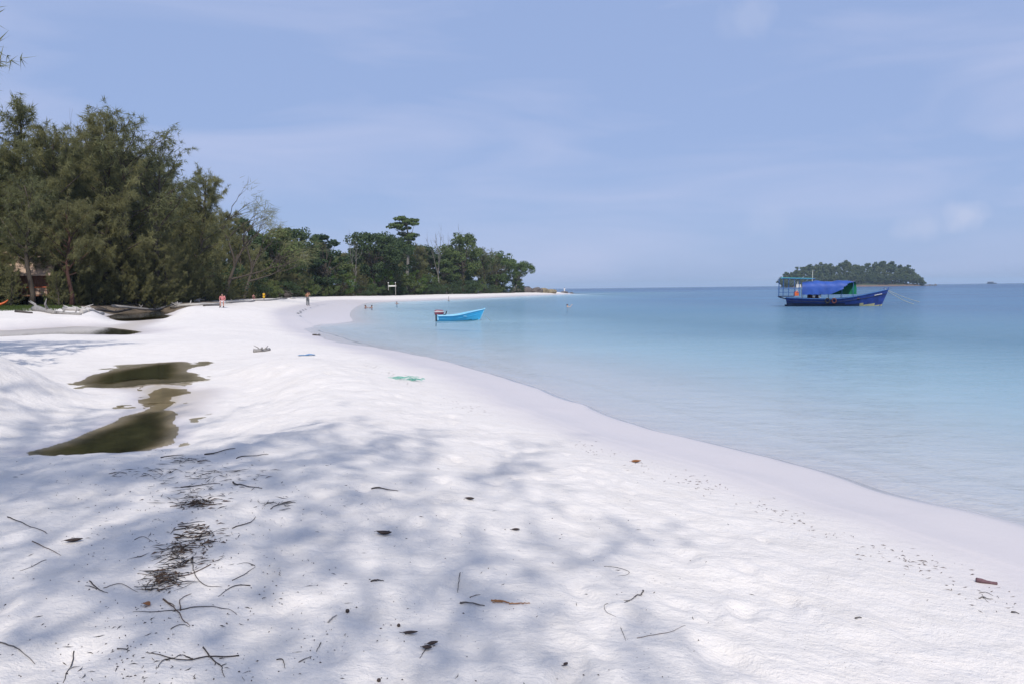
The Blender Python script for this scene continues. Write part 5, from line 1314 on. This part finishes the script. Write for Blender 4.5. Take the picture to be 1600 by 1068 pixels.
# ------------------------------------------------------------------ twigs, leaves and scraps on the near sand
NEAR = 'twigs scattered on the near sand'
def twig(label, lines, r, mat='twig', name='twig', cat='twig', group=NEAR):
    """each line: picture points along the twig (first line is the stem, the rest are side shoots)"""
    o = None; t = None; r *= 0.60
    if mat == 'twig': mat = ['twig', 'twig', 'twig_brown', 'twig', 'twig_grey'][len(label) % 5]
    for li, pts in enumerate(lines):
        W = [hit(*q) for q in pts]
        if o is None:
            o = W[0].copy()
        C = catmull(np.array([tuple(v) for v in W]), 5) if len(W) > 1 else [tuple(W[0])]
        r_ = random.Random(int(pts[0][0] * 31 + pts[0][1])); P, RD = [], []
        L = len(C)
        for i, c in enumerate(C):
            f = i / (L - 1); rad = r * (1.05 - 0.65 * f) * (0.8 if li else 1.0)
            jx, jy = r_.uniform(-1, 1) * r * .8, r_.uniform(-1, 1) * r * .8
            P.append(Vector((c[0] + jx, c[1] + jy, ground_z(c[0] + jx, c[1] + jy) + rad * .7 + r * 1.2 * math.sin(math.pi * f))) - o); RD.append(rad * r_.uniform(.85, 1.2))
        b = MB(); b.tube(P, RD, 6)
        if li == 0: t = b.build(name, M[mat], None, True, o); tag(t, label, cat, group)
        else: b.build('side_shoot', M[mat], t, True)
twig('long dark twig arching at the left edge, above all others there', [[(12, 807), (41, 820), (74, 833)]], .006)
twig('straight thin twig at the left edge below the arching one', [[(50, 845), (70, 855), (95, 867)]], .005)
twig('faint thin twig at the far left beside a shallow hollow', [[(72, 874), (52, 884), (31, 891)]], .003)
twig('curved twig running into the left edge near the bottom', [[(0, 1003), (26, 1012), (55, 1037)]], .005)
twig('curved twig standing nearly upright in the view at the bottom left', [[(115, 1017), (112, 1039), (99, 1066)]], .0045)
twig('short forked dark twig left of the needle heap', [[(140, 907), (152, 920), (169, 926)], [(152, 920), (133, 914)]], .005)
twig('arched twig beside the short forked twig', [[(162, 918), (190, 912), (215, 924)]], .0035)
twig('long bowed twig below the needle heap', [[(329, 881), (300, 896), (262, 902), (215, 895)]], .0045)
twig('hook-shaped twig dropping from the needle heap', [[(301, 869), (303, 893), (320, 914), (347, 916)]], .0042)
twig('bent twig on the sunlit patch right of the hook-shaped one', [[(391, 914), (365, 916), (341, 931)]], .005)
twig('forked thick twig lying across the longest thin twig', [[(255, 935), (276, 953), (296, 977)], [(283, 953), (281, 938), (298, 927)], [(262, 941), (274, 946)]], .0062)
twig('longest thin twig crossed by the forked thick twig', [[(283, 952), (310, 948), (345, 950), (370, 959)], [(283, 952), (238, 956), (207, 955)]], .0046)
twig('small arched twig below the forked thick one', [[(267, 982), (281, 976), (296, 979)]], .0042)
twig('long straight twig with side shoots near the bottom edge', [[(374, 1024), (310, 1029), (270, 1029), (227, 1019)], [(272, 1028), (255, 1032), (246, 1043)], [(300, 1029), (285, 1024), (272, 1027)]], .0056)
twig('kinked twig crossing the long straight one at the bottom', [[(317, 1011), (331, 1029), (346, 1041), (347, 1048), (351, 1057)], [(346, 1041), (354, 1036)]], .0045)
twig('short twig left of the long straight one at the bottom', [[(184, 1013), (203, 1016)]], .005)
twig('thin arched twig in the shade left of the needle heap', [[(210, 843), (224, 838), (239, 846)]], .0033)
twig('thin long twig curving in shade right of the needle heap', [[(363, 906), (384, 896), (399, 885)], [(399, 884), (385, 879), (370, 881)]], .004)
twig('twig with a dark knot at its lower end', [[(363, 825), (382, 819), (393, 815), (399, 806)]], .006)
twig('dark bent twig near the creek pool corner', [[(319, 710), (345, 706), (367, 700)]], .012)
twig('thin dark twig just below the creek pool', [[(252, 714.5), (270, 712.5), (287, 710)]], .009)
twig('short straight dark twig right of the matted needles', [[(308, 721), (318, 720.5), (329, 720)]], .010)
twig('long dark twig lying across the litter trail, upper', [[(282, 761), (317, 758), (344, 755)]], .009)
twig('reddish brown forked twig on the litter trail', [[(333, 788), (310, 787), (292, 788), (265, 791)], [(292, 788), (306, 783), (319, 779)]], .009, 'twig_brown')
twig('dark twig lying flat right of the litter trail', [[(364, 753), (384, 760), (409, 762)]], .010)
twig('pale grey twig in the shade above the litter trail', [[(369, 716), (395, 712.5), (420, 709)]], .008)
twig('thin twig at the top of the needle heap', [[(277, 819), (298, 817), (319, 814)]], .006)
twig('second thin twig at the top of the needle heap', [[(272, 828), (295, 825), (317, 821)]], .006)
twig('dark bowed twig over the needle heap', [[(271, 834), (297, 840), (335, 835)], [(305, 839), (315, 835), (322, 830)]], .006)
twig('flat dark stick alone on the middle sand', [[(580, 764), (602, 765), (623, 766.5)]], .010)
twig('short black chip of bark on the middle sand', [[(580, 908), (590, 907.4), (599, 907)]], .0085, name='bark_chip', cat='bark chip')
twig('thin stick pointing towards the viewer above the orange one', [[(719, 894), (717, 908), (715, 925)]], .0048)
twig('thick dark stick left of the orange one', [[(719, 942), (735, 943), (757, 946)]], .0088)
twig('peeled orange stick on the sand', [[(769, 938), (784, 940), (797, 944), (814, 943), (827, 941.5)], [(784, 940), (770, 941)]], .0088, 'twig_orange')
twig('tiny straight twig above the thick dark stick', [[(734, 933), (750, 928)]], .0045, 'twig_brown')
twig('crooked zigzag twig on the bright sand right of centre', [[(1005, 922), (1002, 929), (995, 930), (991, 934), (983, 938), (975, 937)], [(983, 938), (976, 941)]], .0062)
twig('fine hair-like twig looping on the shaded sand edge', [[(944, 884), (968, 887), (983, 893), (977, 898), (965, 899)]], .0026)
twig('fine C-shaped twig below the zigzag one', [[(950, 942), (944, 946), (948, 956), (963, 963)]], .0025)
twig('short fine twig left of the long fine one', [[(970, 980), (974, 990), (978, 1000)]], .0026)
twig('long fine straight twig on the bright sand', [[(995, 996), (1025, 991), (1053, 985), (1071, 976)]], .0027)
twig('dark stem with two dead leaves near the bottom', [[(672, 1008), (664, 1016), (656, 1028)]], .0042)
twig('short twig standing out in shade at the bottom, left of two', [[(467, 1034), (478, 1029), (487, 1025)]], .0042)
twig('slanting twig in shade above the bottom edge', [[(501, 1003), (498, 1011), (494, 1018)]], .0040)
twig('small bent twig in shade near the bottom edge', [[(432, 1030), (442, 1031), (445, 1043)]], .0042)
twig('grey twig stub on the shaded sand beside a dark seed', [[(512, 972), (518, 967), (527, 960)]], .0070, 'drift')
twig('curved shadowy twig hidden in the tuft right of the litter trail', [[(423, 795), (434, 789), (462, 784)]], .006)
twig('thin wet twig on the drift line at the right', [[(1530, 926), (1540, 925), (1552, 930)]], .004)
twig('knotted black twig on the drift line at the right', [[(1530, 934.5), (1536, 932.5), (1543, 935.5), (1551, 935)], [(1536, 933), (1540, 936)]], .006)
twig('dark wood chip on bright sand left of the maroon stick', [[(1336, 966), (1346, 964.5)]], .0085, name='wood_chip', cat='wood chip')
twig('dark wood chip at the right edge below the maroon stick', [[(1580, 956.5), (1592, 958)]], .0085, name='wood_chip', cat='wood chip')
def leaf(px, py, ln, wd, rz, mat, label, curl=.35, name='dead_leaf', group='dead leaves on the near sand'):
    p = hit(px, py); rows = []
    for i in range(9):
        s = i / 8; w_ = wd * math.sin(math.pi * min(max(s, .02), .98)) ** .75 * .5; z = curl * ln * (s - .5) ** 2 * 1.4
        rows.append([(ln * (s - .5), w_ * q, z + abs(q) * w_ * .7 + .003) for q in (-1, -.5, 0, .5, 1)])
    b = MB(); b.grid(rows); b.tube([(-ln * .5, 0, curl * ln * .35 + .003), (-ln * .68, .01, curl * ln * .2 + .004)], .0016, 4)
    o = b.build(name, M[mat], None, True, p); o.rotation_euler = (0, 0, R(rz)); so_ = o.modifiers.new('thick', 'SOLIDIFY'); so_.thickness = .0015; tag(o, label, 'leaf', group)
leaf(229, 945, .055, .036, -30, 'leaf_brown', 'oval orange-brown leaf beside the forked twigs', .1)
leaf(115, 846, .105, .045, 20, 'leaf_dark', 'dark brown curled leaf on the left sand')
leaf(600, 835, .115, .055, -15, 'leaf_dark', 'dark curled leaf on the middle sand above the bark chip', .5)
leaf(641, 990, .075, .026, 5, 'leaf_dark', 'narrow dark leaf near the bottom, left of the stemmed pair', .3)
leaf(676, 1007, .055, .030, 25, 'leaf_dark', 'upper dead leaf on the dark stem near the bottom', .5)
leaf(667, 1014, .050, .034, -10, 'leaf_dark', 'lower dead leaf on the dark stem near the bottom', .5)
leaf(994, 722, .12, .07, 10, 'leaf_brown', 'brown leaf on the drift line at the edge of the wet sand', .4)
leaf(806, 828, .06, .03, 0, 'leaf_dark', 'small dark leaf on bright sand right of centre', .3)
leaf(734, 780, .08, .04, -20, 'leaf_dark', 'small dark leaf in the far shade band', .4)
leaf(884, 1039, .032, .020, 60, 'leaf_dark', 'tiny dark leaf scrap near the bottom right of centre', .5)
for px, py, rr_, lab in ((543, 956, .011, 'round black seed beside the grey twig stub'), (623, 978, .009, 'round dark seed above the narrow dark leaf'), (592, 1064, .009, 'dark seed cone at the bottom edge')):
    p = hit(px, py); r_ = random.Random(int(px)); b = MB().blob((0, 0, rr_ * .8), (rr_, rr_ * .95, rr_ * .95), 9, 7, .1, r_); tag(b.build('seed', M['leaf_dark'], None, True, p), lab, 'seed', 'seeds on the near sand')
# green net scraps and blue scrap
for px, py, s_, lab in ((628, 592, .20, 'scrap of green net on the sand, the larger left one'), (648, 594.5, .14, 'scrap of green net on the sand, the smaller right one')):
    p = hit(px, py); r_ = random.Random(int(px)); b = MB()
    for k in range(26):
        a = r_.uniform(0, 6.28); c = Vector((r_.gauss(0, s_ * .75), r_.gauss(0, s_ * .5), 0)); q = [c + Vector((math.cos(a) * s_ * u, math.sin(a) * s_ * u * .7, .02 + .05 * r_.random() * (1 - u * u))) for u in (-.7, -.2, .3, .7)]
        b.tube(q, .005, 4)
    tag(b.build('net_scrap', M['net'], None, False, p), lab, 'net', 'scraps of green net')
p = hit(479, 555); b = MB(); b.grid([[(x, y, .015 + .05 * max(0, math.sin(x * 9 + y * 5)) * (1 - abs(x) / .3)) for y in np.linspace(-.09, .09, 5)] for x in np.linspace(-.26, .26, 9)])
o = b.build('plastic_scrap', M['blue_scrap'], None, True, p); tag(o, 'crumpled blue plastic scrap on the bright sand', 'litter'); so_ = o.modifiers.new('thick', 'SOLIDIFY'); so_.thickness = .004
# needle heaps, fine litter and the drift line: too many bits to count
rng = np.random.default_rng(8)
_cl = None
def bits(name, C, Lr, Wr, mat, label, up=0.25):
    C = np.array(C); n = len(C); az = rng.uniform(0, 2 * math.pi, n); L = rng.uniform(*Lr, n); W = rng.uniform(*Wr, n)
    d = np.stack([np.cos(az), np.sin(az), rng.normal(size=n) * up * .3], 1); s = np.stack([-np.sin(az), np.cos(az), np.zeros(n)], 1)
    a, b_ = C - d * L[:, None] / 2, C + d * L[:, None] / 2; a[:, 2] = np.maximum(a[:, 2], C[:, 2]); b_[:, 2] = np.maximum(b_[:, 2], C[:, 2])
    w = s * W[:, None] / 2; hz_ = np.zeros((n, 3)); hz_[:, 2] = W
    bend = s * (rng.normal(size=n) * .12 * L)[:, None]; m = (a + b_) / 2 + bend
    Vs = np.stack([a, m - w, m + hz_, m + w, b_], 1).reshape(-1, 3); base = np.arange(n)[:, None] * 5
    Fs = np.concatenate([base + np.array([[0, 1, 2]]), base + np.array([[0, 2, 3]]), base + np.array([[1, 4, 2]]), base + np.array([[2, 4, 3]]), base + np.array([[0, 3, 1]]), base + np.array([[1, 3, 4]])], 0)
    tag(link(name, np_mesh(name, Vs, Fs, mat)), label, name.replace('_', ' '), kind='stuff')
def cloud(cx, cy, sx, sy, n, cor=0.0, hgt=0.02):
    out = []
    for i in range(n):
        u, v = rng.normal(), rng.normal(); q = hit(cx + u * sx, cy + v * sy + cor * u * sx)
        out.append((q.x, q.y, q.z + .003 + hgt * abs(rng.normal()) * math.exp(-(u * u + v * v) * .7)))
    return out
C = cloud(308, 838, 26, 8, 55, -.1, .015) + cloud(292, 862, 24, 12, 55, -.1, .015) + cloud(270, 882, 14, 15, 50, 0, .02) + cloud(253, 910, 20, 9, 45, 0, .015) + cloud(288, 720, 14, 2.5, 36, 0, .015) + cloud(235, 740, 32, 4, 45) + cloud(310, 788, 18, 3, 45, -.1, .015) + cloud(340, 745, 40, 10, 60) + cloud(300, 775, 30, 12, 70) + cloud(438, 790, 14, 4, 22, 0, .02)
CB = cloud(300, 850, 20, 14, 110, -.3, .015) + cloud(256, 905, 14, 8, 60, 0, .015) + cloud(310, 788, 18, 4, 40, -.1, .01)
C2, C4 = [], []
for i in range(1300):
    px, py = rng.uniform(-30, 560), rng.uniform(700, 1085)
    if rng.random() < math.exp(-((px - 270) / 230) ** 2 * 1.2) * (0.25 + vnoise(np.array([px / 60.]), np.array([py / 30.]), 9)[0]): q = hit(px, py); (C2 if rng.random() < .28 else C4).append((q.x, q.y, q.z + .001))
for i in range(420):
    px, py = rng.uniform(380, 1250), rng.uniform(730, 1085)
    if rng.random() < 1.1 - px / 1250: q = hit(px, py); (C2 if rng.random() < .3 else C4).append((q.x, q.y, q.z + .001))
bits('needle_heap', C, (.04, .17), (.0025, .006), M['twig'], 'heaps of dark fallen casuarina needles on the shaded sand', .5)
bits('bark_crumbs', CB, (.02, .09), (.004, .010), M['twig_brown'], 'brown bark crumbs among the needle heaps on the shaded sand', .4)
bits('fine_litter', C2, (.015, .06), (.002, .0045), M['twig'], 'fine dark needles scattered on the near sand')
bits('sand_crumbs', C4, (.005, .016), (.0025, .006), M['leaf_dark'], 'tiny dark crumbs scattered on the near sand')
C3 = []; WR = np.array([(560, 562), (620, 588), (690, 622), (780, 655), (900, 688), (1000, 724), (1080, 752), (1150, 778), (1230, 805), (1330, 850), (1440, 880), (1540, 928), (1600, 955)])
for i in range(620):
    f = rng.uniform(0, len(WR) - 1.001); j = int(f); p2 = WR[j] * (1 - f + j) + WR[j + 1] * (f - j); sc_ = (p2[1] - 450) / 250
    if vnoise(np.array([f * 3.1]), np.array([0.5]), 3)[0] < .42: continue
    q = hit(p2[0] + rng.normal() * 14 * sc_, p2[1] + rng.normal() * 3.6 * sc_); C3.append((q.x, q.y, q.z + .003))
bits('drift_line', C3, (.012, .065), (.002, .006), M['twig_brown'], 'thin line of dark sea litter along the top of the wet sand')
